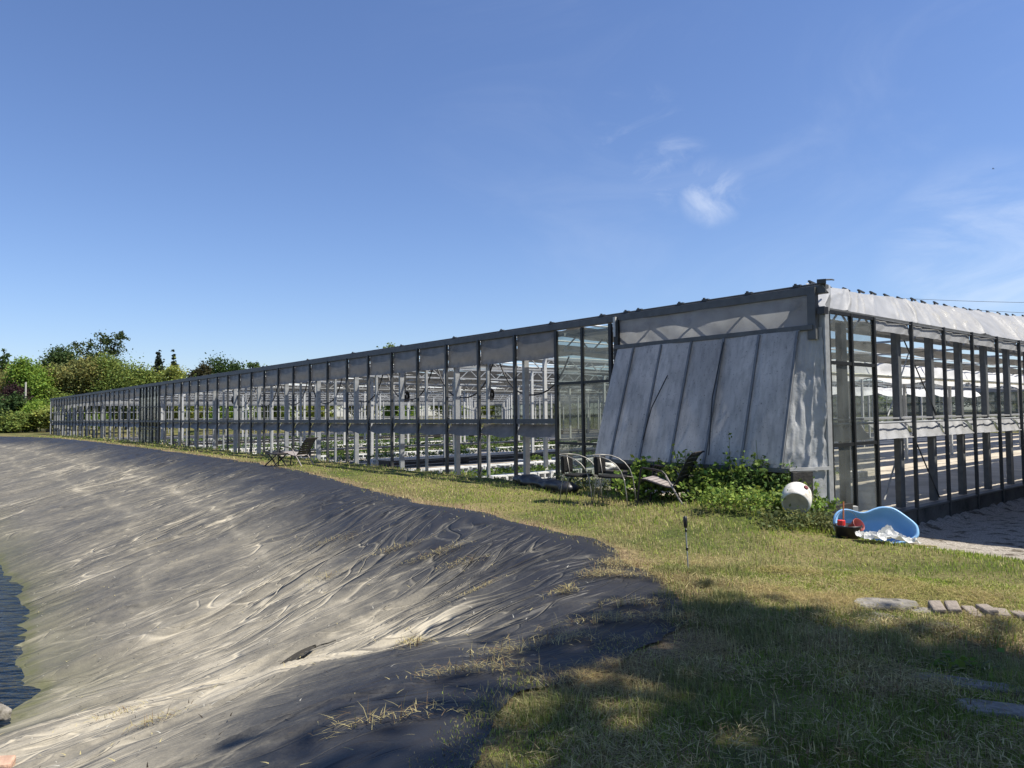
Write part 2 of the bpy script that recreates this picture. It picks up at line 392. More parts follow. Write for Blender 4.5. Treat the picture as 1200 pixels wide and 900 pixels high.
# --- pond liner
def build_liner():
    X, Y, Q = polar(R_(-64), R_(24), 1150, 1.6, 95, 1250)
    D = rimdist(X, Y)
    Z, RG = liner_z(X, Y, D)
    A_, B_ = ab(X, Y)
    edge = -.10 + .08 * vnoise(X * 2.2, Y * 2.2, 60)
    ok = (D > edge) & (D < 9.5)
    keep = ok[Q].all(1)
    Q = Q[keep]
    used = np.unique(Q); mp = np.full(len(X), -1); mp[used] = np.arange(len(used)); Q = mp[Q]
    X, Y, Z, D, RG, A_, B_ = [q[used] for q in (X, Y, Z, D, RG, A_, B_)]
    n1 = fbm(A_ * .35, B_ * .5, 70, 5); n2 = fbm(A_ * 1.6, B_ * .9, 71, 5)
    base = ss(.5, 2.4, D + .7 * n1) * .44
    ln = ridge((D - 2.3 - .35 * fbm(A_ * .5, B_ * .1, 73)) * 2.2, 3) * .16 + ridge((D - 3.6 - .5 * n1) * 1.6, 3) * .14
    sed = base + .25 * n2 * base + ln * ss(1, 2, D)
    sed += .32 * ss(.2, -2.4, X) * ss(11, 4.5, Y) * ss(1.0, 2.2, D) * (1 + .8 * n2)
    sed = np.clip(sed + .10 * RG * ss(.3, 1.4, D), 0, 1)
    alg = ss(.32, .02, Z - WATER_Z) * .45 + ss(.06, .01, Z - WATER_Z) * .55
    # crease coordinate: runs down the bank, wandering
    wa = A_ + .55 * vnoise(A_ * .45, B_ * .3, 11) + .16 * vnoise(A_ * 1.3, B_ * .7, 12) + .05 * vnoise(A_ * 3, B_ * 1.8, 13)
    amp = ((.22 + .85 * ss(-.45, .55, fbm(A_ * .55, B_ * .6, 14, 3))) * (1 - .45 * ss(2.6, 4.2, D) * ss(14, 9, Y)) + .3 * np.exp(-((X - .3) ** 2 + (Y - 6.2) ** 2) / 6.)) * ss(.02, .4, D)
    o = npmesh('pond_liner', np.stack([X, Y, Z], 1), quads=Q[:, ::-1], smooth=True, attrs={'sed': sed, 'alg': alg, 'wa': wa, 'wb': B_, 'amp': amp})
    m = bpy.data.materials.new('dusty_black_liner'); m.use_nodes = True
    N = m.node_tree.nodes; L = m.node_tree.links; b = N['Principled BSDF']
    def nd(t, **k):
        q = N.new(t)
        for a, c in k.items(): setattr(q, a, c)
        return q
    def math_(op, x, y):
        q = nd('ShaderNodeMath', operation=op)
        for i, z in enumerate((x, y)):
            if isinstance(z, (int, float)): q.inputs[i].default_value = z
            else: L.new(z, q.inputs[i])
        return q.outputs[0]
    def att(k):
        q = nd('ShaderNodeAttribute'); q.attribute_name = k; return q.outputs['Fac']
    sed_, alg_, wa_, wb_, amp_ = [att(k) for k in ('sed', 'alg', 'wa', 'wb', 'amp')]
    tc = nd('ShaderNodeTexCoord')
    def noise(vec, sc, det=4, rough=.6):
        q = nd('ShaderNodeTexNoise'); q.inputs['Scale'].default_value = sc; q.inputs['Detail'].default_value = det; q.inputs['Roughness'].default_value = rough
        L.new(vec, q.inputs['Vector']); return q.outputs['Fac']
    def crease(fa, fb, off, width, det=1.0, K=0, dist=.35):
        cb = nd('ShaderNodeCombineXYZ'); L.new(math_('MULTIPLY', wa_, fa), cb.inputs[0]); L.new(math_('MULTIPLY', wb_, fb), cb.inputs[1]); cb.inputs[2].default_value = off
        q = nd('ShaderNodeTexNoise'); q.inputs['Scale'].default_value = 1; q.inputs['Detail'].default_value = det; q.inputs['Roughness'].default_value = .5; q.inputs['Distortion'].default_value = dist; L.new(cb.outputs[0], q.inputs['Vector'])
        f_ = math_('FRACT', math_('MULTIPLY', q.outputs['Fac'], K), 0) if K else q.outputs['Fac']
        d = math_('ABSOLUTE', math_('SUBTRACT', f_, .5), 0)
        if K: d = math_('DIVIDE', d, K)
        mr = nd('ShaderNodeMapRange', interpolation_type='SMOOTHSTEP'); mr.inputs['From Min'].default_value = width; mr.inputs['From Max'].default_value = 0; L.new(d, mr.inputs['Value'])
        return mr.outputs[0]
    c1 = crease(1.5, .32, 1.3, .0085, 1.6); c2 = crease(3.4, .75, 5.1, .013, 1.6); c3 = crease(.75, .15, 9.7, .0052, 2.2, 9, .15); c4 = crease(1.9, .42, 2.7, .0075, 2.2, 6, .2)
    # slanting tension folds that cross the main ones
    cb = nd('ShaderNodeCombineXYZ'); L.new(math_('ADD', math_('MULTIPLY', wa_, 1.25), math_('MULTIPLY', wb_, .55)), cb.inputs[0]); L.new(math_('MULTIPLY', wb_, .22), cb.inputs[1])
    q = nd('ShaderNodeTexNoise'); q.inputs['Scale'].default_value = 1; q.inputs['Detail'].default_value = 1; L.new(cb.outputs[0], q.inputs['Vector'])
    mr = nd('ShaderNodeMapRange', interpolation_type='SMOOTHSTEP'); mr.inputs['From Min'].default_value = .016; mr.inputs['From Max'].default_value = 0; L.new(math_('ABSOLUTE', math_('SUBTRACT', q.outputs['Fac'], .5), 0), mr.inputs['Value']); c5 = mr.outputs[0]
    soft = crease(2.2, .5, 3.9, .10, 1.5); s2 = crease(5.0, 1.3, 7.3, .12, 1.5)
    def sumup(*tw):
        r = None
        for t_, w_ in tw:
            q = math_('MULTIPLY', t_, w_); r = q if r is None else math_('ADD', r, q)
        return r
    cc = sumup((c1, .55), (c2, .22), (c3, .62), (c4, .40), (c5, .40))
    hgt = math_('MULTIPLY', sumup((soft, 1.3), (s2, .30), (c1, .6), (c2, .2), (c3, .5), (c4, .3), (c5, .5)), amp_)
    # hollows between folds get a darker colour
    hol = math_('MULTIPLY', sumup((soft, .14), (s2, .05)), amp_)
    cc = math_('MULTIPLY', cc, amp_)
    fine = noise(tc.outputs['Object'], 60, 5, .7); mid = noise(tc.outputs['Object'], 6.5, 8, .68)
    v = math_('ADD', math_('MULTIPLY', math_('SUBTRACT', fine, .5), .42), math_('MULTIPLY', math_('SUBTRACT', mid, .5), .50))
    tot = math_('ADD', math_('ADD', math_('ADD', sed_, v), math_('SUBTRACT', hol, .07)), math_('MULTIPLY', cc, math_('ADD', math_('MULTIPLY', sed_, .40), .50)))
    cr = nd('ShaderNodeValToRGB'); L.new(tot, cr.inputs['Fac']); e = cr.color_ramp.elements
    e[0].position = .0; e[0].color = (.026, .026, .028, 1); e[1].position = 1; e[1].color = (.42, .375, .285, 1)
    x = e.new(.28); x.color = (.070, .068, .063, 1); x = e.new(.6); x.color = (.188, .171, .135, 1)
    mx = nd('ShaderNodeMix', data_type='RGBA'); mx.inputs['B'].default_value = (.09, .095, .04, 1)
    L.new(math_('MULTIPLY', alg_, math_('MULTIPLY', mid, 1.5)), mx.inputs['Factor']); L.new(cr.outputs['Color'], mx.inputs['A']); L.new(mx.outputs['Result'], b.inputs['Base Color'])
    rr = nd('ShaderNodeMapRange'); rr.inputs['To Min'].default_value = .45; rr.inputs['To Max'].default_value = .85; rr.inputs['From Max'].default_value = .5; L.new(tot, rr.inputs['Value']); L.new(rr.outputs[0], b.inputs['Roughness'])
    b.inputs['Specular IOR Level'].default_value = .25
    bp = nd('ShaderNodeBump'); bp.inputs['Strength'].default_value = 1.0; bp.inputs['Distance'].default_value = .045
    L.new(math_('ADD', hgt, math_('MULTIPLY', mid, .12)), bp.inputs['Height']); L.new(bp.outputs['Normal'], b.inputs['Normal'])
    o.data.materials.append(m)
    tag(o, 'wrinkled black pond liner with tan dust draped down the bank', 'pond liner')
build_liner()

# --- water
def build_water():
    xs = [(-110, 5), (-110, 75), (-40, 75), (2, 12), (2, -6), (-30, -8)]
    me = MB().add([(x, y, WATER_Z) for x, y in xs], [tuple(range(len(xs)))[::-1]])
    m = bpy.data.materials.new('pond_water'); m.use_nodes = True
    N = m.node_tree.nodes; L = m.node_tree.links; b = N['Principled BSDF']
    b.inputs['Base Color'].default_value = (.006, .012, .02, 1); b.inputs['Roughness'].default_value = .06; b.inputs['IOR'].default_value = 1.33
    tc = N.new('ShaderNodeTexCoord'); mp = N.new('ShaderNodeMapping'); mp.inputs['Rotation'].default_value = (0, 0, .25); mp.inputs['Scale'].default_value = (1.6, 5, 1)
    L.new(tc.outputs['Object'], mp.inputs['Vector'])
    n = N.new('ShaderNodeTexNoise'); n.inputs['Scale'].default_value = 1.6; n.inputs['Detail'].default_value = 4; L.new(mp.outputs[0], n.inputs['Vector'])
    bp = N.new('ShaderNodeBump'); bp.inputs['Strength'].default_value = .8; bp.inputs['Distance'].default_value = .12; L.new(n.outputs['Fac'], bp.inputs['Height']); L.new(bp.outputs['Normal'], b.inputs['Normal'])
    tag(me.build('pond_water', m), kind='structure')
build_water()

# ------------------------------------------------------------------ greenhouse
GL, GW = 70.4, 50.0
gh = thing('greenhouse', 'long open sided grey greenhouse with roll-up film curtains and steel posts', 'greenhouse', (C0[0], C0[1], 0), AZ)
FLOOR = .30
def P3(b, a, z): return (b, a, z)
def cloth_grid(n, m, fn):
    return [[fn(i / (n - 1), j / (m - 1)) for j in range(m)] for i in range(n)]
MULA = [5.45 + 1.28 * k for k in range(51)]          # positions along the long side
MULB = [1.62 + 1.40 * k for k in range(35)]          # positions along the short side
def run(parts, base, positions):
    for p in positions: copy_part(base, p)
# mullions, long side (the glazed bays have black frames of their own)
mu = MB().box((0, 0, 1.95), (.07, .065, 3.5)).build('mullion', M['mullion'], gh, bevel=.006)
mu.location = P3(-.06, MULA[1], 0)
run(gh, mu, [P3(-.06, a, 0) for a in MULA[2:]])
# mullions, short side
mr_ = MB().box((0, 0, 1.62), (.045, .06, 2.8 + .95)).build('mullion', M['mullion'], gh, bevel=.006)
mr_.location = P3(MULB[1], -.06, 0)
run(gh, mr_, [P3(b, -.06, 0) for b in MULB[2:30]])
# wide and narrow columns of the long side
co = MB().box((-.06, 0, 1.75), (.006, .08, 3.1)).box((.06, 0, 1.75), (.006, .08, 3.1)).box((0, -.037, 1.75), (.114, .006, 3.1)).build('column', M['galv'], gh)
co.location = P3(.24, MULA[1] + .0, 0)
run(gh, co, [P3(.24, MULA[k], 0) for k in range(3, 51, 2)])
cn = MB().box((0, 0, 1.75), (.06, .06, 3.1)).build('narrow_column', M['galv'], gh)
cn.location = P3(.2, MULA[2], 0)
run(gh, cn, [P3(.2, MULA[k], 0) for k in range(4, 51, 2)])
# wide columns of the short side
cr_ = MB().box((0, -.04, 1.85), (.17, .006, 3.0)).box((-.082, .005, 1.85), (.006, .09, 3.0)).box((.082, .005, 1.85), (.006, .09, 3.0)).build('column', M['dark_column'], gh)
cr_.location = P3(MULB[1] - .06, .17, 0)
run(gh, cr_, [P3(b - .06, .17, 0) for b in [MULB[0] - .55] + MULB[2:30]])
# gutter and beams
MB().box((-.015, GL / 2, 3.74), (.10, GL + .3, .13)).build('gutter', M['beam'], gh, bevel=.01)
MB().tube([(-.02, -.1, 3.825), (-.02, GL, 3.825)], .016).build('roof_pipe', M['beam'], gh)
MB().box((-.01, GL / 2 + 2.74, 1.85), (.12, GL - 5.5, .10)).build('mid_rail', M['beam'], gh)
# curtains of the long side, rolled at the foot, one per bay
def bay_curtain(seed, w):
    def f(u, v):
        z = 3.68 - .54 * v
        bl = .035 * math.sin(math.pi * u) * math.sin(math.pi * min(1, v * 1.1)) + .008 * float(vnoise(u * 7 + seed, v * 5, seed))
        sag = -.02 * math.sin(math.pi * u) * v
        return (-bl - (.02 if v > .9 else 0), (u - .5) * w, z + sag)
    b = MB().grid(cloth_grid(9, 9, f)); return b
variants = [bay_curtain(s, 1.215) for s in range(4)]
base = [v.build('wall_curtain', M['film'], gh, smooth=True) for v in variants]
for i, v in enumerate(base): v.location = P3(-.015, (MULA[i] + MULA[i + 1]) / 2, 0)
for k in range(4, 50):
    copy_part(base[(k * 7 + k // 3) % 4], P3(-.015, (MULA[k] + MULA[k + 1]) / 2, 0))
def rail_cloth(seed, w):
    def f(u, v):
        dip = .06 * abs(math.sin(math.pi * u)) + .03 * float(vnoise(u * 3 + seed, 1, seed + 5))
        return (.06 - .11 * v + .012 * float(vnoise(u * 9 + v * 4, v * 4, seed)), (u - .5) * w, 1.79 - (.22 + dip) * v)
    return MB().grid(cloth_grid(11, 6, f))
base = [rail_cloth(s, 1.215).build('rail_curtain', M['film'], gh, smooth=True) for s in (3, 9, 14)]
for i, v in enumerate(base): v.location = P3(-.005, (MULA[i] + MULA[i + 1]) / 2, 0)
for k in range(3, 50): copy_part(base[(k * 5 + k // 4) % 3], P3(-.005, (MULA[k] + MULA[k + 1]) / 2, 0))
# glazed bays with black frames
def glazed(a0, a1, n, gm, z0=.45, z1=3.66, trans=(1.42, 2.60), b=-.05):
    fr = MB()
    for i in range(n + 1):
        a = a0 + (a1 - a0) * i / n
        fr.box((b, a, (z0 + z1) / 2), (.06, .07 if i in (0, n) else .05, z1 - z0))
    for z in trans: fr.box((b + .002, (a0 + a1) / 2, z), (.045, a1 - a0 - .03, .05))
    f = fr.build('glazed_bay_frame', M['black_frame'], gh)
    for i in range(n):
        c0 = a0 + (a1 - a0) * i / n; c1 = a0 + (a1 - a0) * (i + 1) / n
        MB().add([(b + .012, c0 + .03, z0), (b + .012, c1 - .03, z0), (b + .012, c1 - .03, z1 - .02), (b + .012, c0 + .03, z1 - .02)], [(0, 3, 2, 1)]).build('pane', gm, f)
glazed(3.98, 5.45, 2, M['glass_dark'])
glazed(34.8, 38.7, 6, M['glass_dark'])
MB().box((-.02, 3.80, 2.05), (.18, .10, 3.3)).build('frame_post', M['black_frame'], gh)
MB().box((-.1, 3.82, 3.58), (.05, .05, .36)).build('bracket', M['white_steel'], gh)
# short side glazed bay
fr = MB()
for b, w in ((.17, .035), (.86, .05), (1.62, .06)): fr.box((b, -.05, 1.86), (w, .06, 3.2))
for z in (1.50, 2.70, 3.44): fr.box((.90, -.048, z), (1.42, .05, .05))
f = fr.build('glazed_bay_frame', M['black_frame'], gh)
for c, w in ((.515, .64), (1.24, .69)): MB().add([(c - w / 2, -.044, .3), (c + w / 2, -.044, .3), (c + w / 2, -.044, 3.42), (c - w / 2, -.044, 3.42)], [(0, 1, 2, 3)]).build('pane', M['glass'], f)
# corner post
MB().box((.06, -.03, 1.95), (.13, .13, 3.1)).build('corner_post', M['galv'], gh, bevel=.008)
MB().box((-.06, .05, 3.4), (.10, .12, .75)).build('corner_post', M['beam'], gh)
# plinth and sill of the short side
MB().box((GW / 2 + 1.0, .06, .13), (GW - 1.2, .24, .40)).build('plinth', M['concrete'], gh, bevel=.01)
MB().box((GW / 2 + 1.0, -.005, .345), (GW - 1.2, .14, .03)).build('sill', M['beam'], gh)
# short side: sloped roof hem, upper strip, shelf
def hem(u, v):
    b = -.02 + 24 * u ** 1.5
    top_a = .18 + .55 * min(1, b / 9.); top_z = 3.86 + .041 * b
    p = Vector((b, -.03, 3.49)).lerp(Vector((b, top_a, top_z)), v)
    wr = fold_n(b * 1.1 - v * .7, v) * .075 * (max(0, math.sin(math.pi * (.08 + .84 * v))) ** .6)
    return (p.x, p.y - wr * .9 - .015 * math.sin(math.pi * v), p.z + wr * .6 + .012 * math.sin(b * 2.24))
def fold_n(x, v):
    return float(ridge(vnoise(x * 1.5, v * .3, 80), 6)) * 1.0 + .55 * float(ridge(vnoise(x * 3.6, v * .5, 82), 5)) + .10 * float(vnoise(x * 4, v * 2.5, 81)) - .2
MB().grid(cloth_grid(620, 21, hem)).build('roof_hem', M['film_white'], gh, smooth=True)
MB().box((GW / 2, -.02, 3.475), (GW, .05, .045)).tube([(0, -.06, 3.44), (24, -.06, 3.44)], .012).build('truss_chord', M['beam'], gh)
def strip_cloth(w, z0, z1, a0, a1, seed, wa=.02, diag=1.5):
    def f(u, v):
        wr = wa * (float(vnoise(u * 9 + v * diag + seed, v * .8, seed)) + .6 * float(ridge(vnoise(u * 6 + v * diag, v * .3, seed + 2), 3)))
        return ((u - .5) * w, a0 + (a1 - a0) * v - wr, z0 + (z1 - z0) * v + wr * .3)
    return MB().grid(cloth_grid(41, 8, f))
st = strip_cloth(1.33, 3.44, 3.26, -.03, -.04, 3, .012).build('upper_strip', M['film_white'], gh, smooth=True)
st.location = P3((MULB[0] + MULB[1]) / 2, 0, 0)
for k in range(1, 16): copy_part(st, P3((MULB[k] + MULB[k + 1]) / 2, 0, 0))
sh = [strip_cloth(1.33, 1.82, 1.54, .14, -.06, s, .03, 2.5).build('shelf_curtain', M['film_white'], gh, smooth=True) for s in (4, 8, 15)]
for i, o in enumerate(sh): o.location = P3((MULB[i] + MULB[i + 1]) / 2, 0, 0)
for k in range(3, 16): copy_part(sh[(k * 2 + k // 3) % 3], P3((MULB[k] + MULB[k + 1]) / 2, 0, 0))
sg = strip_cloth(1.38, 1.82, 1.54, .14, .02, 21, .03, 2.5).build('shelf_curtain', M['film_white'], gh, smooth=True); sg.location = P3(.88, .02, 0)
MB().box((12.8, .42, 1.865), (25.4, .62, .03)).build('shelf', M['film_white'], gh)
MB().tube([(.2, -.02, 1.80), (25, -.02, 1.80)], .018).build('roller_tube', M['galv'], gh)
# roof edge brackets
br = MB().box((0, 0, 0), (.22, .03, .022), Matrix.Rotation(.12, 3, 'Y')).box((-.06, 0, -.02), (.03, .03, .05)).build('roof_bracket', M['mullion'], gh)
br.location = P3(.2, .18, 3.895)
for k in range(1, 22):
    b = .2 + k * .62 + random.uniform(-.12, .12); copy_part(br, P3(b, .18 + .55 * min(1, b / 9) + .02, 3.885 + .041 * b + random.uniform(-.01, .02)))
bl_ = MB().box((0, 0, 0), (.05, .12, .035)).box((0, .03, .02), (.03, .03, .04)).build('roof_clip', M['mullion'], gh)
bl_.location = P3(-.02, .3, 3.835)
for a in (1.1, 1.9, 2.4, 3.3, 3.6, 4.2, 5.6, 7.2, 9.0, 11.4, 14.1, 17.2, 21, 26): copy_part(bl_, P3(-.02, a, 3.835))
MB().add([(-.12, -.16, 3.5), (.05, -.14, 3.42), (.0, -.18, 3.66), (-.1, -.12, 3.78), (.1, -.14, 3.80), (.06, -.16, 3.6)], [(0, 1, 5, 2), (2, 5, 4, 3)]).build('torn_film', M['film_white'], gh)
MB().box((-.12, -.12, 3.83), (.11, .12, .06), Matrix.Rotation(.5, 3, 'Z')).tube([(-.1, -.12, 3.86), (.1, -.16, 3.88), (.32, -.08, 3.91)], .012).build('corner_bracket', M['mullion'], gh)
MB().box((-.1, -.12, 3.42), (.12, .1, .10)).build('corner_clamp', M['black_plastic'], gh)
# corner section: upper curtain, lattice behind it, beam, leaning cover
def upc(u, v):
    a = .1 + 3.68 * u
    wr = .02 * float(vnoise(a * 2.1 + v, v * 1.5, 90)) + .02 * float(ridge(vnoise(a * 1.2 + v * .8, v * .3, 91), 4))
    return (-.05 - wr, a, 3.68 - .45 * v)
MB().grid(cloth_grid(60, 9, upc)).build('upper_curtain', M['upper_film'], gh, smooth=True)
lat = MB()
for k in range(4):
    a = .2 + .92 * k
    for (p, q) in (((a, 3.62), (a + .46, 3.26)), ((a + .46, 3.26), (a + .92, 3.62))): lat.bar((.0, p[0], p[1]), (.0, q[0], q[1]), .016, .016)
lat.build('edge_lattice', M['mullion'], gh)
MB().box((-.10, 1.93, 3.20), (.07, 3.80, .075)).build('cover_beam', M['beam'], gh, bevel=.008)
def cov(u, v):
    a = .22 + 3.52 * u + .10 * v * (u - .1)
    r = u * 5.7
    pil = .03 * abs(math.sin(math.pi * r)) * math.sin(math.pi * v) ** .5
    wr = .012 * float(vnoise(a * 3, v * 1.2, 95)) + .03 * float(ridge(vnoise(a * 4.5 + v * .7, v * .35, 96), 5)) * (1 if u < .16 else .15)
    return (-.13 - .56 * v - pil - wr, a, 3.17 - 1.97 * v - .03 * v * u)
cv = MB().grid(cloth_grid(90, 40, cov)).build('cover_sheet', M['cover'], gh, smooth=True)
for k in range(6):
    a0 = .24 + .62 * k; a1 = a0 + .12 * (k / 6)
    MB().bar((-.155, a0, 3.16), (-.715, a1, 1.18), .034, .028).build('cover_rib', M['rib'], cv)
MB().box((-.70, 1.95, 1.18), (.05, 3.65, .06)).build('bottom_rail', M['beam'], cv)
for (a0, z0, a1, z1, s) in ((2.45, 2.62, 2.75, 1.55, .02), (1.45, 3.1, 1.42, 1.35, .02)):
    t0 = (3.17 - z0) / 1.97; t1 = (3.17 - z1) / 1.97
    MB().tube([(-.19 - .56 * t0, a0, z0), (-.21 - .56 * (t0 + t1) / 2, (a0 + a1) / 2 + .06, (z0 + z1) / 2), (-.19 - .56 * t1, a1, z1)], .009).build('tie_rope', M['black_cable'], cv)
def side(u, v):
    # closing film between the cover edge and the corner post
    z = 3.2 - 2.0 * v
    p0 = Vector((-.10 - .56 * v, .30, z)); p1 = Vector((-.02, -.06, z))
    p = p0.lerp(p1, u)
    wr = .05 * float(ridge(vnoise(u * 3.2 + v * .8, v * .9, 97), 3)) * (.3 + v) + .03 * float(vnoise(u * 7, v * 8, 98)) * ss(.35, .6, v) + .012 * float(vnoise(u * 16, v * 18, 99))
    return (p.x - wr * .3, p.y - wr, p.z)
MB().grid(cloth_grid(40, 60, side)).build('side_film', M['side_film'], gh, smooth=True)
MB().bar((-.64, .16, 1.19), (-.02, -.11, 1.19), .03, .045).build('batten', M['wood_grey'], gh)
def skirt(u, v):
    p = Vector((-.50, .10, 0)).lerp(Vector((-.02, -.07, 0)), u)
    return (p.x, p.y - .02 * float(vnoise(u * 6 + v * 2, v * 3, 101)), 1.17 - .75 * v)
MB().grid(cloth_grid(20, 16, skirt)).build('skirt_film', M['side_film'], gh, smooth=True)
MB().box((-.25, 2.0, .95), (.06, 3.6, .5)).build('kick_board', M['wood_dark'], gh)
MB().box((-.50, 2.6, .98), (.45, 2.3, .05)).build('base_board', M['wood_dark'], gh)
# interior columns
cols = sorted([(bb, MULA[0] + 5.12 * i) for i in range(13) for bb in [4.3 + 4.0 * j for j in range(12)]], key=lambda p: (W(p[0], p[1])[0]) ** 2 + W(p[0], p[1])[1] ** 2)
ic = MB().box((0, 0, 1.95), (.11, .08, 3.3)).build('interior_column', M['white_steel'], gh)
ic.location = P3(cols[0][0], cols[0][1], 0)
for p in cols[1:99]: copy_part(ic, P3(p[0], p[1], 0))
rest = MB()
for p in cols[99:]: rest.box((p[0], p[1], 1.95), (.11, .08, 3.3))
tag(rest.build('interior_column', M['white_steel'], gh), kind='stuff')
# trusses across the house
def truss(L):
    t = MB().box((L / 2, 0, 3.60), (L, .05, .06)).box((L / 2, 0, 3.28), (L, .05, .05))
    n = int(L / .8)
    for i in range(n):
        x = L * i / n; w = L / n
        t.bar((x, 0, 3.28), (x + w / 2, 0, 3.6), .025, .025); t.bar((x + w / 2, 0, 3.6), (x + w, 0, 3.28), .025, .025)
    return t
tr = truss(GW - .3).build('roof_truss', M['galv'], gh); tr.location = P3(.15, .35, 0)
for i in range(13): copy_part(tr, P3(.15, MULA[0] + 5.12 * i, 0))
copy_part(tr, P3(.15, GL - .2, 0))
pu = MB().box((0, GL / 2, 3.66), (.06, GL - .4, .05)).build('roof_purlin', M['galv'], gh); pu.location = P3(.6, 0, 0)
for b in [4.3 + 4 * j for j in range(12)]: copy_part(pu, P3(b, 0, 0))
wr_ = MB().tube([(.15, 0, 3.72), (GW - .2, 0, 3.72)], .020, 5).build('roof_wire', M['white_steel'], gh); wr_.location = P3(0, .9, 0)
for k in range(1, 54): copy_part(wr_, P3(0, .9 + 1.28 * k, 0))
# gathered roof curtains
def roofc(w, seed):
    def f(u, v):
        b = .25 + (GW - .6) * u
        sag = .10 * abs(math.sin(math.pi * (b - .3) / 4.0)) + .05 * float(vnoise(b * .9, v * 2, seed))
        fold = .05 * math.sin(v * math.pi * (6 if w < 1 else 3)) 
        return (b, (v - .5) * w + .03 * float(vnoise(b * 1.3, v * 3, seed + 1)), 3.70 - sag * (.4 + math.sin(math.pi * v)) + fold)
    return MB().grid(cloth_grid(150, 9 if w < 1 else 13, f))
rc = [roofc(w, s).build('roof_curtain', M['roof_film'], gh, smooth=True) for w, s in ((.55, 1), (.9, 5), (1.5, 9))]
aa = [1.5, 3.4, 5.6]
for i, o in enumerate(rc): o.location = P3(0, aa[i], 0)
a = 7.9
while a < GL - 1:
    copy_part(rc[random.choice([0, 0, 0, 1])], P3(0, a, random.uniform(-.08, .04))); a += random.choice([1.28, 1.28, 1.9, 2.56])
# hanging inner screens near the short side, seen bright through the open bays
def inner_screen(b0, b1, a0, z0, z1, seed):
    def f(u, v):
        b = b0 + (b1 - b0) * u
        sc = .16 * abs(math.sin(b * .785)) * v
        return (b, a0 - .25 * v + .07 * float(vnoise(b * 1.4 + v, v * 2, seed)) + .05 * float(ridge(vnoise(b * 2.2 - v, v * .6, seed + 1), 3)), z0 + (z1 - z0) * v - sc)
    MB().grid(cloth_grid(200, 7, f)).build('inner_screen', M['screen_white'], gh, smooth=True)
inner_screen(7.5, 40, 4.9, 3.46, 2.98, 110)
inner_screen(18, 48, 13.5, 3.30, 2.95, 113)
hp = MB().tube([(.5, 0, 0), (GW - 1, 0, 0)], .045, 8).build('spray_pipe', mat('cream_pipe', (.72, .70, .5), .5), gh)
hp.location = P3(0, 4.2, 2.98)
# crossed braces of the short side
b1 = MB().tube([(0, 0, 3.2), (1.3, 0, 1.9)], .012).tube([(0.3, 0, 1.5), (1.3, .0, .4)], .012).build('brace', M['mullion'], gh); b1.location = P3(MULB[1] + .15, .12, 0)
b2 = MB().tube([(0, .25, .45), (.9, .25, 1.6)], .016).tube([(0.6, .4, 1.9), (1.6, .4, 3.1)], .012).build('brace', M['white_steel'], gh); b2.location = P3(MULB[1] - .05, .2, 0)
# far walls
def wallframe(L, n):
    w = MB()
    for i in range(n + 1): w.box((L * i / n, 0, 2.0), (.07, .07, 3.3))
    for z in (1.9, 2.6): w.box((L / 2, .0, z), (L, .05, .06))
    w.box((L / 2, .05, 3.72), (L, .1, .12))
    return w
e = wallframe(GW, 36).build('end_wall_frame', M['galv'], gh); e.location = P3(0, GL, 0); tag(e, kind='stuff')
e = MB().box((GW / 2, .03, 3.43), (GW, .01, .5)).build('end_wall_curtain', M['film_white'], gh); e.location = P3(0, GL, 0)
e = MB().box((GW / 2, .03, 1.72), (GW, .01, .2)).build('end_wall_curtain', M['film_white'], gh); e.location = P3(0, GL, 0)
e = wallframe(GL, 55).build('far_wall_frame', M['galv'], gh); e.location = P3(GW, 0, 0); e.rotation_euler = (0, 0, math.pi / 2); tag(e, kind='stuff')
e = MB().box((0, GL / 2, 3.43), (.01, GL, .5)).build('far_wall_curtain', M['film_white'], gh); e.location = P3(GW, 0, 0)
e = MB().box((0, GL / 2, 1.72), (.012, GL, .2)).build('far_wall_curtain', M['film_white'], gh); e.location = P3(GW, 0, 0)
MB().add([(GW - .06, 0, .35), (GW - .06, GL, .35), (GW - .06, GL, 3.2), (GW - .06, 0, 3.2)], [(0, 3, 2, 1)]).build('far_wall_glazing', M['glass_far'], gh)

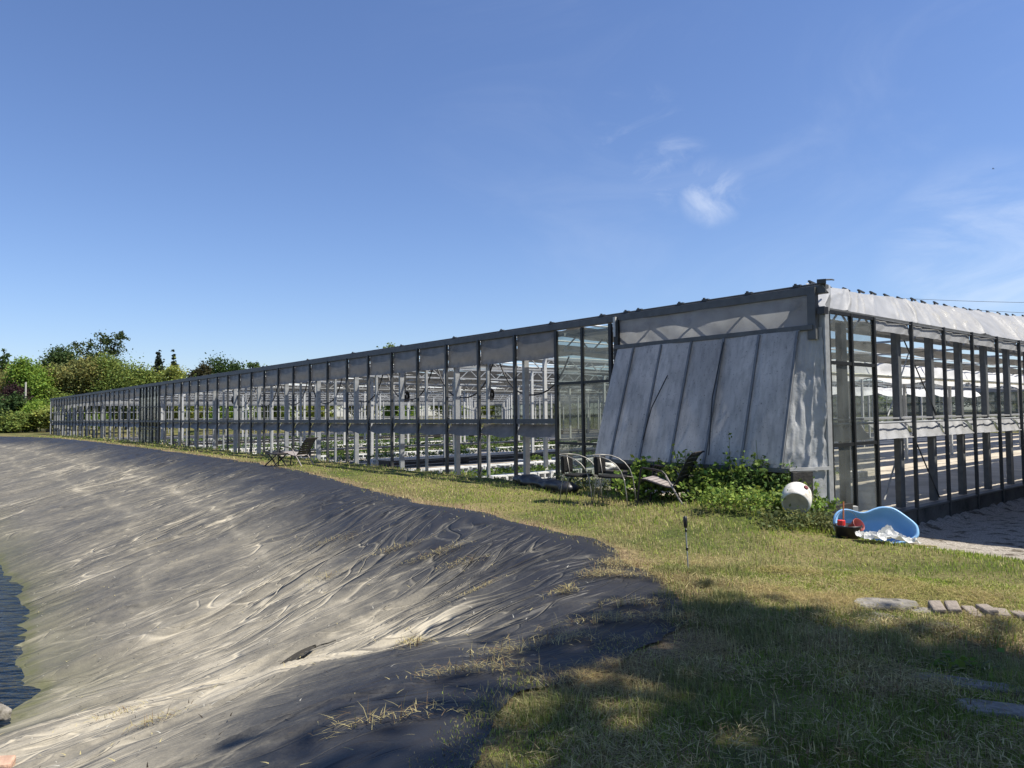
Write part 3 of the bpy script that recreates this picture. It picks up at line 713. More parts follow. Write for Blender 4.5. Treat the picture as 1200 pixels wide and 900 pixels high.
# greenhouse floor
def build_floor():
    m = bpy.data.materials.new('bench_floor'); m.use_nodes = True
    N = m.node_tree.nodes; L = m.node_tree.links; b = N['Principled BSDF']; b.inputs['Roughness'].default_value = .7
    tc = N.new('ShaderNodeTexCoord'); sx = N.new('ShaderNodeSeparateXYZ'); L.new(tc.outputs['Object'], sx.inputs[0])
    n = N.new('ShaderNodeTexNoise'); n.inputs['Scale'].default_value = 1.4; n.inputs['Detail'].default_value = 8; L.new(tc.outputs['Object'], n.inputs['Vector'])
    c = N.new('ShaderNodeValToRGB'); e = c.color_ramp.elements; e[0].position = .3; e[0].color = (.34, .29, .22, 1); e[1].position = .7; e[1].color = (.56, .50, .40, 1); L.new(n.outputs['Fac'], c.inputs['Fac'])
    # joints of the slabs
    fr = N.new('ShaderNodeMath'); fr.operation = 'FRACT'; L.new(sx.outputs[0], fr.inputs[0])
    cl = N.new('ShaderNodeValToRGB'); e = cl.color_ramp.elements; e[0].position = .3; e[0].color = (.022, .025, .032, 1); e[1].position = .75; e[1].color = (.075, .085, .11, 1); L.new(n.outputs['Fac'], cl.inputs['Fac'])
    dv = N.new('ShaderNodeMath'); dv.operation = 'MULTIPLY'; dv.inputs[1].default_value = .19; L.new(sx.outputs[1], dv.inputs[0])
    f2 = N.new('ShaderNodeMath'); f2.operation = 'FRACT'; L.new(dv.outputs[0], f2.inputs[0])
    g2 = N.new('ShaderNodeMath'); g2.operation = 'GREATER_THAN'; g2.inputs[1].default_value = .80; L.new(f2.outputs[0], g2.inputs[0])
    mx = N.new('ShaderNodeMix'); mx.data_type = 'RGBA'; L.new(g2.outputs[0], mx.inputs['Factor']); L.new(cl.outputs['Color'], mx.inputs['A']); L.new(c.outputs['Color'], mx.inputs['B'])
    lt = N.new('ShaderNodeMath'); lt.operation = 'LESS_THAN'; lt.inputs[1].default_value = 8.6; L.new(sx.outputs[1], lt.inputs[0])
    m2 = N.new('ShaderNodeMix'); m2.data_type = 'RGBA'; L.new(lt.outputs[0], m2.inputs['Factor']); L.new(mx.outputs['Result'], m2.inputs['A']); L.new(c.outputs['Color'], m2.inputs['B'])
    L.new(m2.outputs['Result'], b.inputs['Base Color'])
    o = MB().add([(.05, .19, 0), (GW, .19, 0), (GW, GL, 0), (.05, GL, 0)], [(0, 1, 2, 3)]).build('greenhouse_floor', m)
    o.location = (C0[0], C0[1], FLOOR); o.rotation_euler = (0, 0, AZ); tag(o, kind='structure')
build_floor()

# --- leaves: one quad per leaf, folded diamonds
def leaf_mesh(P, size, col, aspect=.55, droop=0.0):
    n = len(P)
    d = RNG.normal(size=(n, 3)); d[:, 2] = d[:, 2] * .6 - droop; d /= np.linalg.norm(d, axis=1, keepdims=True)
    u = RNG.normal(size=(n, 3)); u -= (u * d).sum(1, keepdims=True) * d; u /= np.linalg.norm(u, axis=1, keepdims=True)
    nrm = np.cross(d, u)
    s = size * RNG.uniform(.6, 1.35, (n, 1))
    v = np.stack([P - d * s * .5, P + u * s * aspect * .5 + nrm * s * .08, P + d * s * .5, P - u * s * aspect * .5 + nrm * s * .08], 1).reshape(-1, 3)
    q = np.arange(n * 4).reshape(n, 4)
    return v, q, np.repeat(col, 4, axis=0)

def jit(base, n, amp=.3, warm=.15):
    c = np.array(base)[None, :] * (1 + RNG.uniform(-amp, amp, (n, 1)))
    c = c * (1 + RNG.uniform(-warm, warm, (n, 1)) * np.array([[1, .15, -.5]]))
    return np.clip(c, 0, 1)

# --- plants inside, in rows
def tray_rows():
    tray = MB()
    w, d, h, t = .46, .30, .17, .03
    tray.box((0, 0, h - .02), (w, d, .04))
    for x in (-w / 2 + t / 2, 0, w / 2 - t / 2): tray.box((x, 0, h / 2 - .02), (t * 1.3, d - .004, h - .044))
    tray.box((0, 0, .012), (w - .01, d - .02, .024))
    first = None; n = 0
    rows = [(3.4, 1.8, 9, 0), (9.3, .9, 24, .02), (12.4, 1.0, 26, .0), (13.6, 6.0, 20, 0), (18.0, 1.2, 28, .0), (21.5, 2.5, 26, 0), (26.0, 1.5, 24, 0), (31.0, 2.0, 22, 0), (37., 1.5, 20, 0), (43., 1.5, 20, 0), (50., 1.5, 18, 0)]
    spots = []
    for a, b0, cnt, dz in rows:
        b = b0
        for k in range(cnt):
            spots.append((b, a + random.uniform(-.03, .03))); b += .52 + (random.random() < .12) * 1.2
    for (b, a) in spots:
        x, y, z = W(b, a, FLOOR + .004)
        if first is None: first = o = tray.build('seedling_tray', M['white_foam'])
        else: o = first.copy(); COL.objects.link(o)
        o.location = (x, y, z); o.rotation_euler = (0, 0, AZ + random.uniform(-.06, .06))
        tag(o, 'white plastic seedling tray standing in a row on the greenhouse floor', 'tray', 'white trays in rows inside the greenhouse')
    # seedlings: low green beds beside the trays
    P = []; Cc = []
    for a0, b0, b1, wd, hh in ((10.3, 1.2, 14, .7, .14), (11.3, 1.2, 16, .6, .12), (14.6, 7, 20, .8, .2), (19.2, 2, 18, .9, .22), (23.2, 3, 22, 1.2, .22), (28, 2, 20, 1.2, .25), (34, 2, 24, 1.5, .25), (46, 2, 30, 2, .3), (4.2, 5, 9, .6, .15)):
        n = int((b1 - b0) * wd * 190)
        b = RNG.uniform(b0, b1, n); a = a0 + RNG.uniform(-wd / 2, wd / 2, n); z = FLOOR + .03 + RNG.uniform(0, hh, n)
        k = vnoise(b * .8, a * 2, 120) > -.35
        b, a, z = b[k], a[k], z[k]
        P.append(np.stack([C0[0] + b * dR[0] + a * dL[0], C0[1] + b * dR[1] + a * dL[1], z], 1)); Cc.append(jit((.11, .17, .035), len(b), .4))
    v, q, c = leaf_mesh(np.concatenate(P), .10, np.concatenate(Cc), .6)
    tag(npmesh('seedlings', v, quads=q, mat=M['weed'], col=c), 'low green seedlings growing in beds on the greenhouse floor', 'seedlings', kind='stuff')
tray_rows()
# low dark crates and black pots in bands
def bands():
    for i, (a, b0, b1, h, lab) in enumerate(((15.9, 2, 30, .22, 'long dark low planting bench nearest in the greenhouse'), (24.6, 1.5, 34, .26, 'long dark low planting bench in the middle of the greenhouse'), (40.0, 1.5, 36, .30, 'long dark low planting bench far back in the greenhouse'))):
        t = thing('planting_bench', lab, 'bench', W(b0, a, FLOOR), AZ)
        L = b1 - b0
        MB().box((L / 2, 0, h), (L, .9, .05)).build('bench_top', M['black_plastic'], t)
        MB().box((L / 2, -.44, h * .62), (L, .03, .1)).build('side_board', M['wood_dark'], t)
        n = int(L / 3)
        for k in range(n + 1):
            MB().box((.06 + (L - .12) * k / n, 0, h / 2 - .012), (.08, .7, h - .03)).build('leg', M['black_plastic'], t)
bands()
# hanging cables behind the long side
def festoon(a0, a1, lab):
    pts = []
    for i in range(15):
        t = i / 14; dx = (t - .5) * 2
        pts.append(W(.55, a0 + (a1 - a0) * t, 2.42 + .70 * dx ** 4 * .5 + .42 * dx * dx))
    tag(MB().tube(pts, .018, 6).build('hanging_cable', M['black_cable']), lab, 'cable', 'black cables looped inside the long side')
ords = ['first', 'second', 'third', 'fourth', 'fifth', 'sixth', 'seventh', 'eighth']
for k in range(8):
    a0 = 5.6 + 2.56 * k
    festoon(a0 + .1, a0 + 2.4, f'sagging black cable inside the long side, {ords[k]} loop from the dark glazed bay')
def fan(b, a, z, s, lab):
    x, y, zz = W(b, a, z); t = thing('circulation_fan', lab, 'fan', (x, y, zz), AZ + .5)
    R = Matrix.Rotation(math.pi / 2, 4, 'X')
    MB().lathe([(.30 * s, -.12 * s), (.33 * s, -.12 * s), (.33 * s, .12 * s), (.30 * s, .12 * s), (.30 * s, -.12 * s)], 20, R).build('housing', M['black_plastic'], t)
    MB().lathe([(.001, -.12 * s), (.10 * s, -.11 * s), (.10 * s, .11 * s), (.001, .12 * s)], 14, R).build('motor', M['black_plastic'], t)
    bl = MB()
    for k in range(5):
        m3 = Matrix.Rotation(2 * math.pi * k / 5, 3, 'Y')
        bl.add([m3 @ Vector(p) for p in ((.08 * s, -.03 * s, .04 * s), (.29 * s, -.05 * s, .10 * s), (.29 * s, .04 * s, -.10 * s), (.08 * s, .03 * s, -.04 * s))], [(0, 1, 2, 3)])
    bl.build('blade', M['black_plastic'], t)
    MB().bar((0, 0, .33 * s), (0, 0, 3.55 - z), .03, .03).build('hanger', M['mullion'], t)
fan(.9, 26.5, 2.75, .6, 'black fan hanging inside the greenhouse between far posts')
fan(1.0, 12.9, 2.55, .5, 'small black fan box hanging behind the middle of the long side')
fan(1.2, 9.2, 2.50, .45, 'small black fan box hanging behind the nearer posts')

# ------------------------------------------------------------------ things on the grass
def gz(x, y): return float(zg(np.array([x]), np.array([y]))[0])
def bistro(x, y, rz, lab):
    t = thing('bistro_chair', lab, 'chair', (x, y, gz(x, y) + .0), rz, 'dark round garden chairs on the grass')
    # faces +x
    n = 20; seat = MB()
    prof = []
    top = [(.22 * math.cos(a) * (1.02 if abs(math.cos(a)) > .7 else .98), .225 * math.sin(a)) for a in [2 * math.pi * k / n for k in range(n)]]
    v = [(0, 0, .452)] + [(p[0] * .6, p[1] * .6, .455) for p in top] + [(p[0], p[1], .448) for p in top] + [(p[0] * 1.02, p[1] * 1.02, .435) for p in top] + [(p[0] * .97, p[1] * .97, .418) for p in top]
    f = [(0, 1 + k, 1 + (k + 1) % n) for k in range(n)]
    for r in range(3):
        for k in range(n): f.append((1 + r * n + k, 1 + (r + 1) * n + k, 1 + (r + 1) * n + (k + 1) % n, 1 + r * n + (k + 1) % n))
    seat.add(v, f + [tuple(1 + 3 * n + k for k in range(n))]).build('seat', M['wicker'], t, smooth=True)
    # hoop: front leg - arm - round the back - arm - front leg
    h = []
    for s in (1, -1):
        seg = [(.30, .285 * s, 0), (.285, .285 * s, .2), (.26, .285 * s, .38), (.21, .285 * s, .53), (.13, .284 * s, .63), (.03, .28 * s, .695), (-.08, .262 * s, .735)]
        h.append(seg)
    arc = [(-.10 - .19 * math.sin(b), .255 * math.cos(b), .74 + .015 * math.sin(b)) for b in [math.pi * k / 10 for k in range(1, 10)]]
    path = h[0] + arc + h[1][::-1]
    MB().tube(path, .0085, 8).build('frame_hoop', M['alu'], t, smooth=True)
    for s in (1, -1):
        MB().tube([(-.27, .17 * s, .0), (-.22, .16 * s, .3), (-.19, .15 * s, .44), (-.235, .15 * s, .74)], .008, 8).build('leg', M['alu'], t, smooth=True)
    fr = MB().tube([(.262, .285, .40), (.20, .12, .425), (.2, -.12, .425), (.262, -.285, .40)], .010, 8)
    fr.tube([(-.20, .15, .425), (-.20, -.15, .425)], .010, 8)
    fr.build('seat_frame', M['alu'], t, smooth=True)
    def bk(u, v):
        b = math.pi * (.12 + .76 * u)
        r = 1 - .06 * v
        return (-.095 - .17 * math.sin(b) * r - .03 * v * 0, .235 * math.cos(b) * r, .735 - .27 * v)
    o = MB().grid(cloth_grid(18, 8, bk)).build('backrest', M['wicker'], t, smooth=True)
    sm = o.modifiers.new('thick', 'SOLIDIFY'); sm.thickness = .014
bistro(1.03, 11.60, R_(-22), 'dark wicker bistro chair with silver hoop arms, nearer the black tarp')
bistro(1.52, 11.30, R_(-22), 'dark wicker bistro chair with silver hoop arms, beside the slatted lounge chair')

def slat_chair(x, y, rz, lab):
    t = thing('slatted_lounge_chair', lab, 'chair', (x, y, gz(x, y)), rz, 'slatted metal garden lounge chairs')
    hw = .27                                           # faces +x
    seatp = [(.30, .43), (.22, .425), (.06, .375), (-.10, .325), (-.18, .315)]
    backp = [(-.22, .34), (-.28, .44), (-.37, .62), (-.46, .79), (-.53, .86), (-.57, .87)]
    def slat(path, k, n, w, m, name, gap=.18):
        L = [0]
        for p, q in zip(path, path[1:]): L.append(L[-1] + math.hypot(q[0] - p[0], q[1] - p[1]))
        def at(d):
            for i in range(len(path) - 1):
                if d <= L[i + 1] + 1e-9:
                    s = (d - L[i]) / (L[i + 1] - L[i]); return (path[i][0] + (path[i + 1][0] - path[i][0]) * s, path[i][1] + (path[i + 1][1] - path[i][1]) * s)
            return path[-1]
        st = L[-1] / n; p = at(st * k + st * gap / 2); q = at(st * (k + 1) - st * gap / 2)
        MB().bar((p[0], 0, p[1]), (q[0], 0, q[1]), hw * 2 - .03, .012).build(name, m, t)
    for k in range(6): slat(seatp, k, 6, 0, M['slat_paint'], 'seat_slat')
    for k in range(8): slat(backp, k, 8, 0, M['slat_dark'], 'back_slat')
    for s in (1, -1):
        MB().tube([(p[0], s * hw, p[1] - .012) for p in seatp + backp], .012, 8).build('side_rail', M['chair_steel'], t)
        MB().tube([(.36, s * (hw + .03), 0), (.33, s * (hw + .03), .3), (.29, s * (hw + .03), .585), (.26, s * (hw + .03), .61), (.06, s * (hw + .03), .585), (-.05, s * (hw + .03), .56), (-.11, s * (hw + .03), .50)], .017, 8).build('armrest', M['chair_steel'], t)
        MB().tube([(-.10, s * (hw + .03), .515), (-.22, s * (hw + .025), .30), (-.40, s * (hw + .03), 0)], .015, 8).build('leg', M['slat_paint'], t)
    for x0, z0 in ((.28, .41), (-.2, .31)): MB().tube([(x0, -hw - .02, z0 - .02), (x0, hw + .02, z0 - .02)], .010, 6).build('cross_bar', M['chair_steel'], t)
    return t
slat_chair(2.30, 11.15, R_(150), 'brown slatted metal lounge chair standing in front of the green weeds').scale = (.95, .95, .93)
far_chair = slat_chair(-6.15, 20.8, R_(163), 'dark slatted lounge chair standing alone on the grass strip far along the pond'); far_chair.scale = (1, 1, .90)
fs = thing('footstool', 'low dark footstool with crossed legs beside the lone far lounge chair', 'footstool', (-6.55, 20.45, gz(-6.55, 20.45)), R_(150))
MB().box((0, 0, .36), (.42, .40, .03)).build('seat', M['slat_dark'], fs)
for s in (1, -1):
    MB().bar((.32, .18 * s, 0), (-.18, .18 * s, .35), .025, .025).build('leg', M['chair_steel'], fs)
    MB().bar((-.2, .16 * s, 0), (.18, .16 * s, .35), .025, .025).build('leg', M['chair_steel'], fs)

# rolled black tarp
def tarp_roll():
    p0 = np.array([.05, 15.1]); p1 = np.array([1.02, 12.75]); n = 60; m = 14; v = []; f = []
    for i in range(n):
        t = i / (n - 1); c = p0 + (p1 - p0) * t + .06 * np.array([float(vnoise(t * 5, 0, 130)), 0])
        r = .13 + .05 * float(vnoise(t * 9, 3, 131)); r *= min(1, (1 - abs(2 * t - 1)) * 8 + .25)
        dirn = (p1 - p0) / np.linalg.norm(p1 - p0); nx = np.array([dirn[1], -dirn[0]])
        for k in range(m):
            a = 2 * math.pi * k / m; rr = r * (1 + .22 * float(vnoise(k * 1.1, t * 14, 132)))
            q = c + nx * rr * 1.3 * math.cos(a); v.append((q[0], q[1], gz(c[0], c[1]) + .09 + rr * .8 * math.sin(a)))
    for i in range(n - 1):
        for k in range(m): f.append((i * m + k, i * m + (k + 1) % m, (i + 1) * m + (k + 1) % m, (i + 1) * m + k))
    f.append(tuple(range(m))); f.append(tuple((n - 1) * m + k for k in range(m)))
    tag(MB().add(v, f).build('rolled_tarp', M['black_plastic'], smooth=True), 'rolled black plastic tarp lying on the grass left of the bistro chairs', 'tarp')
tarp_roll()
# white sack behind the chairs
def lump(name, m, lab, cat, loc, dims, seed, amp=.25, rz=0, nu=36, nv=20, freq=2.2):
    v = []; f = []
    for j in range(nv + 1):
        ph = math.pi * j / nv
        for i in range(nu):
            th = 2 * math.pi * i / nu
            x, y, z = math.sin(ph) * math.cos(th), math.sin(ph) * math.sin(th), math.cos(ph)
            k = 1 + amp * float(vnoise(x * freq + seed, y * freq + z * freq * 1.3, seed)) + amp * .7 * float(ridge(vnoise(x * freq * 2 + z, y * freq * 2 + seed, seed + 1), 3))
            v.append((x * k * dims[0], y * k * dims[1], max(z * k * dims[2], -dims[2] * .55)))
    for j in range(nv):
        for i in range(nu): f.append((j * nu + i, (j + 1) * nu + i, (j + 1) * nu + (i + 1) % nu, j * nu + (i + 1) % nu))
    o = MB().add(v, f).build(name, m, smooth=True); o.location = (loc[0], loc[1], loc[2] + dims[2] * .5); o.rotation_euler = (0, 0, rz)
    return tag(o, lab, cat)
x, y, _ = W(-.50, 3.72); lump('sack', M['bag'], 'white plastic sack at the foot of the leaning cover behind the bistro chairs', 'sack', (x, y, .97), (.17, .12, .11), 4)
# garden stake light
sx_, sy_ = 1.64, 6.97
t = thing('stake_light', 'thin grey stake light with black head standing alone in the lawn', 'stake light', (sx_, sy_, gz(sx_, sy_)), 0); t.rotation_euler = (R_(1.5), R_(-2.5), 0)
MB().tube([(0, 0, -.05), (0, 0, .42)], .0065, 8).build('pole', M['galv'], t)
MB().lathe([(.001, .415), (.012, .415), (.019, .43), (.021, .49), (.018, .515), (.006, .525), (.001, .525)], 16).build('head', M['black_plastic'], t, smooth=True)
MB().lathe([(.0065, .375), (.012, .38), (.012, .40), (.0065, .405)], 12).build('collar', M['black_plastic'], t)
MB().lathe([(.0065, .20), (.012, .205), (.012, .23), (.0065, .235)], 12).build('collar', M['black_plastic'], t)
# white drum
bx, by = 3.72, 9.68
dd = thing('plastic_drum', 'dirty white plastic drum with dark red cap lying on the weedy bank', 'drum', (bx, by, .86)); 
ax = Vector((-.42, -.80, -.42)).normalized(); rot = ax.to_track_quat('Z', 'Y').to_matrix().to_4x4()
prof = [(.001, -.19), (.08, -.187), (.14, -.165), (.175, -.12), (.188, -.06), (.19, .06), (.182, .12), (.168, .15), (.160, .155), (.155, .15)]
MB().lathe(prof, 32, rot).build('body', M['barrel'], dd, smooth=True)
MB().lathe([(.157, .150), (.12, .145), (.001, .143)], 32, rot).build('base', M['barrel_base'], dd, smooth=True)
capd = (Vector((.45, -.5, .75)) - ax * Vector((.45, -.5, .75)).dot(ax)).normalized()
cm = Matrix.Translation(capd * .178 - ax * .02) @ capd.to_track_quat('Z', 'Y').to_matrix().to_4x4()
MB().lathe([(.03, 0), (.03, .028), (.024, .032), (.001, .032)], 16, cm).build('cap', M['red_cap'], dd)
# blue tub lying on its side
def tub():
    x, y = 4.33, 8.80
    t = thing('baby_bath', 'sky blue plastic tub lying on its side at the lawn edge', 'tub', (x, y, gz(x, y) - .02), R_(-14))
    # outline in the tub's own opening plane: u right, v up
    n = 72; ol = []
    for k in range(n):
        a = 2 * math.pi * k / n
        ux = .44 * math.copysign(abs(math.cos(a)) ** .8, math.cos(a)); vy = .5 + .5 * math.copysign(abs(math.sin(a)) ** .75, math.sin(a))
        s = (ux + .44) / .88
        top = .455 - .02 * s - .085 * math.exp(-((s - .36) / .16) ** 2) * 1 - .10 * ss(.70, 1.0, s)
        bot = .06 * (1 - s) * 0 + .0
        ol.append((ux, bot + (top - bot) * vy))
    cx, cy = 0.02, .205
    v = []; f = []
    rings = [(1.045, -.012), (1.05, .012), (1.02, .022), (.985, .012), (.955, -.03), (.91, -.10), (.84, -.17), (.70, -.225), (.45, -.245), (.2, -.25)]
    tilt = Matrix.Rotation(R_(-24), 3, 'X')
    for sc, dep in rings:
        for (u, w) in ol:
            px, pz = cx + (u - cx) * sc, cy + (w - cy) * sc
            bump = 0
            if dep < -.1: bump = .07 * math.exp(-(((px + .12) / .22) ** 2 + ((pz - .22) / .10) ** 2))
            p = tilt @ Vector((px, -dep - bump, pz)); v.append(p)
    R = len(rings)
    for r in range(R - 1):
        for k in range(n): f.append((r * n + k, r * n + (k + 1) % n, (r + 1) * n + (k + 1) % n, (r + 1) * n + k))
    f.append(tuple((R - 1) * n + k for k in range(n)))
    o = MB().add(v, f).build('shell', M['tub'], t, smooth=True)
    sm = o.modifiers.new('thick', 'SOLIDIFY'); sm.thickness = .008; sm.offset = 1
tub()
# black pot with things in it
px_, py_ = 3.92, 8.66
zz = gz(px_, py_)
t = thing('plant_pot', 'wide black pot holding red containers beside the blue tub', 'pot', (px_, py_, zz))
MB().lathe([(.001, .01), (.125, .01), (.15, .14), (.157, .145), (.157, .16), (.147, .16), (.122, .03), (.001, .03)], 28).build('body', M['black_plastic'], t, smooth=True)
MB().tube([(.14 * math.cos(a), .14 * math.sin(a) * .25 + .02, .155 + .17 * math.sin(a)) for a in [math.pi * k / 16 for k in range(17)]], .003, 6).build('wire_handle', M['beam'], t)
t = thing('jar', 'small jar with a bright red lid standing in the black pot', 'jar', (px_ - .085, py_ - .02, zz + .06))
MB().lathe([(.001, 0), (.042, 0), (.042, .085), (.036, .1), (.001, .1)], 18).build('body', M['bag'], t, smooth=True)
MB().lathe([(.044, .1), (.044, .155), (.04, .158), (.001, .158)], 18).build('lid', M['red'], t)
t = thing('small_pot', 'dark red plastic pot lying tilted in the black pot', 'pot', (px_ + .07, py_ - .01, zz + .13)); t.rotation_euler = (R_(50), R_(35), 0)
MB().lathe([(.001, -.04), (.055, -.04), (.075, .06), (.08, .062), (.08, .08), (.072, .08), (.05, -.025), (.001, -.025)], 20).build('body', M['redbrown'], t, smooth=True)
tag(MB().tube([(px_ - .03, py_ + .06, zz + .05), (px_ - .0, py_ + .10, zz + .42)], .009, 6).build('stick', M['orange_wood']), 'thin orange stick standing upright in the black pot', 'stick')
tag(MB().tube([(4.62, 8.62, gz(4.62, 8.62) + .02), (4.82, 8.42, gz(4.82, 8.42) + .05)], .009, 6).build('stick', M['yellow_wood']), 'pale yellow stick lying on the grass right of the blue tub', 'stick')
# crumpled bag
def bag():
    x0, y0 = 4.20, 8.32
    def f(u, v):
        x = x0 + (u - .5) * .62 + .05 * float(vnoise(u * 4, v * 4, 141)); y = y0 + (v - .5) * .34 + .05 * float(vnoise(u * 4, v * 4, 142))
        h = .03 + .10 * math.exp(-(((u - .58) / .14) ** 2 + ((v - .6) / .25) ** 2)) + .05 * float(ridge(vnoise(u * 4 + v * 2, v * 3 - u, 143), 2)) + .016 * float(ridge(vnoise(u * 9 - v * 3, v * 7, 144), 2)) + .006 * float(vnoise(u * 22, v * 15, 145))
        return (x, y, gz(x, y) + .02 + h * 1.1)
    tag(MB().grid(cloth_grid(60, 40, f)).build('plastic_bag', M['bag']), 'crumpled white plastic bag lying on the grass before the blue tub', 'bag')
bag()
# pale concrete post, boards
x, y = 4.86, 9.25
o = MB().box((0, 0, .16), (.07, .07, .46)).build('concrete_post', M['concrete_light'], bevel=.008); o.location = (x, y, gz(x, y)); o.rotation_euler = (0, 0, .3); tag(o, 'short pale concrete post behind the right end of the blue tub', 'post')
o = MB().box((0, 0, 0), (.78, .05, .36)).build('edge_board', M['wood_dark'], bevel=.006); o.location = W(-.02, -.20, .50); o.rotation_euler = (0, 0, AZ - .05); tag(o, 'low dark edge board under the greenhouse corner', 'board')
o = MB().box((0, 0, 0), (.34, .05, .34)).build('timber_panel', M['wood_dark'], bevel=.006); o.location = W(-.62, -.02, 1.0); o.rotation_euler = (0, 0, AZ - .35); tag(o, 'square black timber panel behind the white drum', 'board')
o = MB().box((0, 0, .1), (.10, .10, .46)).build('edge_post', M['wood_grey'], bevel=.006); o.location = W(.42, -.22, .30); tag(o, 'small pale timber post at the end of the low dark edge board', 'post')

# flat stones, bricks
def slab(x, y, sx, sy, h, rz, seed, lab, name='flagstone', m='stone', tilt=0):
    n = 14; ol = []
    for k in range(n):
        a = 2 * math.pi * k / n; r = 1 + .18 * float(vnoise(k * .9, seed, 150))
        ol.append((sx / 2 * r * math.copysign(abs(math.cos(a)) ** .6, math.cos(a)), sy / 2 * r * math.copysign(abs(math.sin(a)) ** .6, math.sin(a))))
    v = [(p[0], p[1], -.06) for p in ol] + [(p[0], p[1], h - .012) for p in ol] + [(p[0] * .95, p[1] * .93, h) for p in ol] + [(p[0] * .5, p[1] * .5, h + .006 * (k % 3)) for k, p in enumerate(ol)]
    f = []
    for r in range(3):
        for k in range(n): f.append((r * n + k, r * n + (k + 1) % n, (r + 1) * n + (k + 1) % n, (r + 1) * n + k))
    f.append(tuple(3 * n + k for k in range(n)))
    o = MB().add(v, f).build(name, M[m]); o.location = (x, y, gz(x, y) - .024); o.rotation_euler = (tilt, 0, rz)
    return tag(o, lab, 'stone')
slab(2.82, 5.62, .42, .26, .065, -.25, 1, 'pale grey flagstone at the left end of the brick edging', tilt=.06)
slab(2.60, 5.34, .34, .24, .035, .5, 2, 'cracked grey flagstone half hidden by straw below the left end of the edging')
slab(3.06, 5.48, .30, .14, .045, -.2, 3, 'narrow grey flagstone next to the brick edging')
slab(2.96, 5.18, .26, .12, .03, -.1, 4, 'small sunken grey stone in the dry grass')
slab(2.50, 3.66, .62, .20, .045, -.38, 5, 'long pale flagstone lying in shaded grass at the right')
slab(2.52, 4.05, .62, .16, .04, -.50, 6, 'long dark flagstone sunk in the shaded grass')
for k in range(11):
    t = k / 10; x = 3.12 + .98 * t; y = 5.46 - .32 * t + .02 * random.uniform(-1, 1)
    o = MB().box((0, 0, 0), (.088, .19, .15)).build('edging_brick', M['brick'], bevel=.012)
    o.location = (x, y, gz(x, y + .15) - .012 + random.uniform(-.022, .016)); o.rotation_euler = (random.uniform(-.14, .14), random.uniform(-.08, .08), -.31 + random.uniform(-.2, .2))
    tag(o, 'weathered upright brick in the low edging at the right lawn', 'brick', 'bricks of the low edging')
# things on the liner
def lz(x, y):
    X = np.array([float(x)]); Y = np.array([float(y)]); return float(liner_z(X, Y, rimdist(X, Y))[0][0])
def leaf_thing():
    x0, y0 = -2.02, 6.9
    v = []; f = []
    for i in range(11):
        t = i / 10; w = .07 * math.sin(math.pi * t) ** .7 + .004
        cx, cy = x0 + (t - .5) * .26, y0 + (t - .5) * .30
        for s in (-1, 0, 1):
            x = cx + s * w * .75; y = cy - s * w * .65
            v.append((x, y, lz(x, y) + .012 + .02 * abs(s) + .02 * t))
    for i in range(10):
        for s in range(2): f.append((i * 3 + s, i * 3 + s + 1, (i + 1) * 3 + s + 1, (i + 1) * 3 + s))
    t = thing('dead_leaf', 'big dark dead leaf with curled stalk lying on the dusty liner', 'leaf', (0, 0, 0))
    m = mat('dead_leaf_brown', (.035, .03, .02), .6, 0, .4, 12)
    o = MB().add(v, f).build('blade', m, t); o.modifiers.new('t', 'SOLIDIFY').thickness = .006
    pts = [(x0 + .12, y0 + .15), (x0 + .17, y0 + .2), (x0 + .24, y0 + .19), (x0 + .30, y0 + .23)]
    MB().tube([(x, y, lz(x, y) + .025) for x, y in pts], .006, 6).build('stalk', m, t)
leaf_thing()
x, y = -3.50, 4.98
o = MB().box((0, 0, 0), (.26, .13, .10)).build('broken_brick', mat('pale_brick', (.42, .27, .19), .9, 0, .25, 14, .5, 40), bevel=.015); o.location = (x, y, lz(x, y) + .04); o.rotation_euler = (.1, .1, .35)
tag(o, 'pale orange broken brick on the dusty liner near the water', 'brick')
lump('rock', M['stone'], 'small grey rock at the water edge on the liner', 'rock', (-5.02, 7.22, lz(-5.02, 7.22)), (.13, .10, .09), 9, .15)

# ------------------------------------------------------------------ grass
def blades(X, Y, Z, H, Wd, col, lean=.5, lie=None):
    n = len(X)
    a = RNG.uniform(0, 2 * math.pi, n); d = np.stack([np.cos(a), np.sin(a)], 1)
    pr = np.stack([-d[:, 1], d[:, 0]], 1)
    ln = RNG.uniform(.1, 1, n) * lean * H
    if lie is not None: ln = np.where(lie, H, ln)
    up = np.sqrt(np.clip(H * H - (ln * .9) ** 2, 0, None))
    if lie is not None: up = np.where(lie, RNG.uniform(.0, .18, n) * H + .004, up)
    lift = np.where(lie, RNG.uniform(.004, .03, n), -.005) if lie is not None else -.005
    b = np.stack([X, Y, Z + lift], 1)
    side = np.concatenate([pr, np.zeros((n, 1))], 1) * (Wd / 2)[:, None]
    mid = b + np.concatenate([d * (ln * .35)[:, None], (up * .6)[:, None]], 1)
    tip = b + np.concatenate([d * ln[:, None], up[:, None]], 1)
    V = np.stack([b - side, b + side, mid + side * .75, mid - side * .75, tip], 1).reshape(-1, 3)
    i = np.arange(n)[:, None] * 5
    Q = i + np.array([[0, 1, 2, 3]]); T = i + np.array([[3, 2, 4]])
    return V, Q, T, np.repeat(col, 5, axis=0)

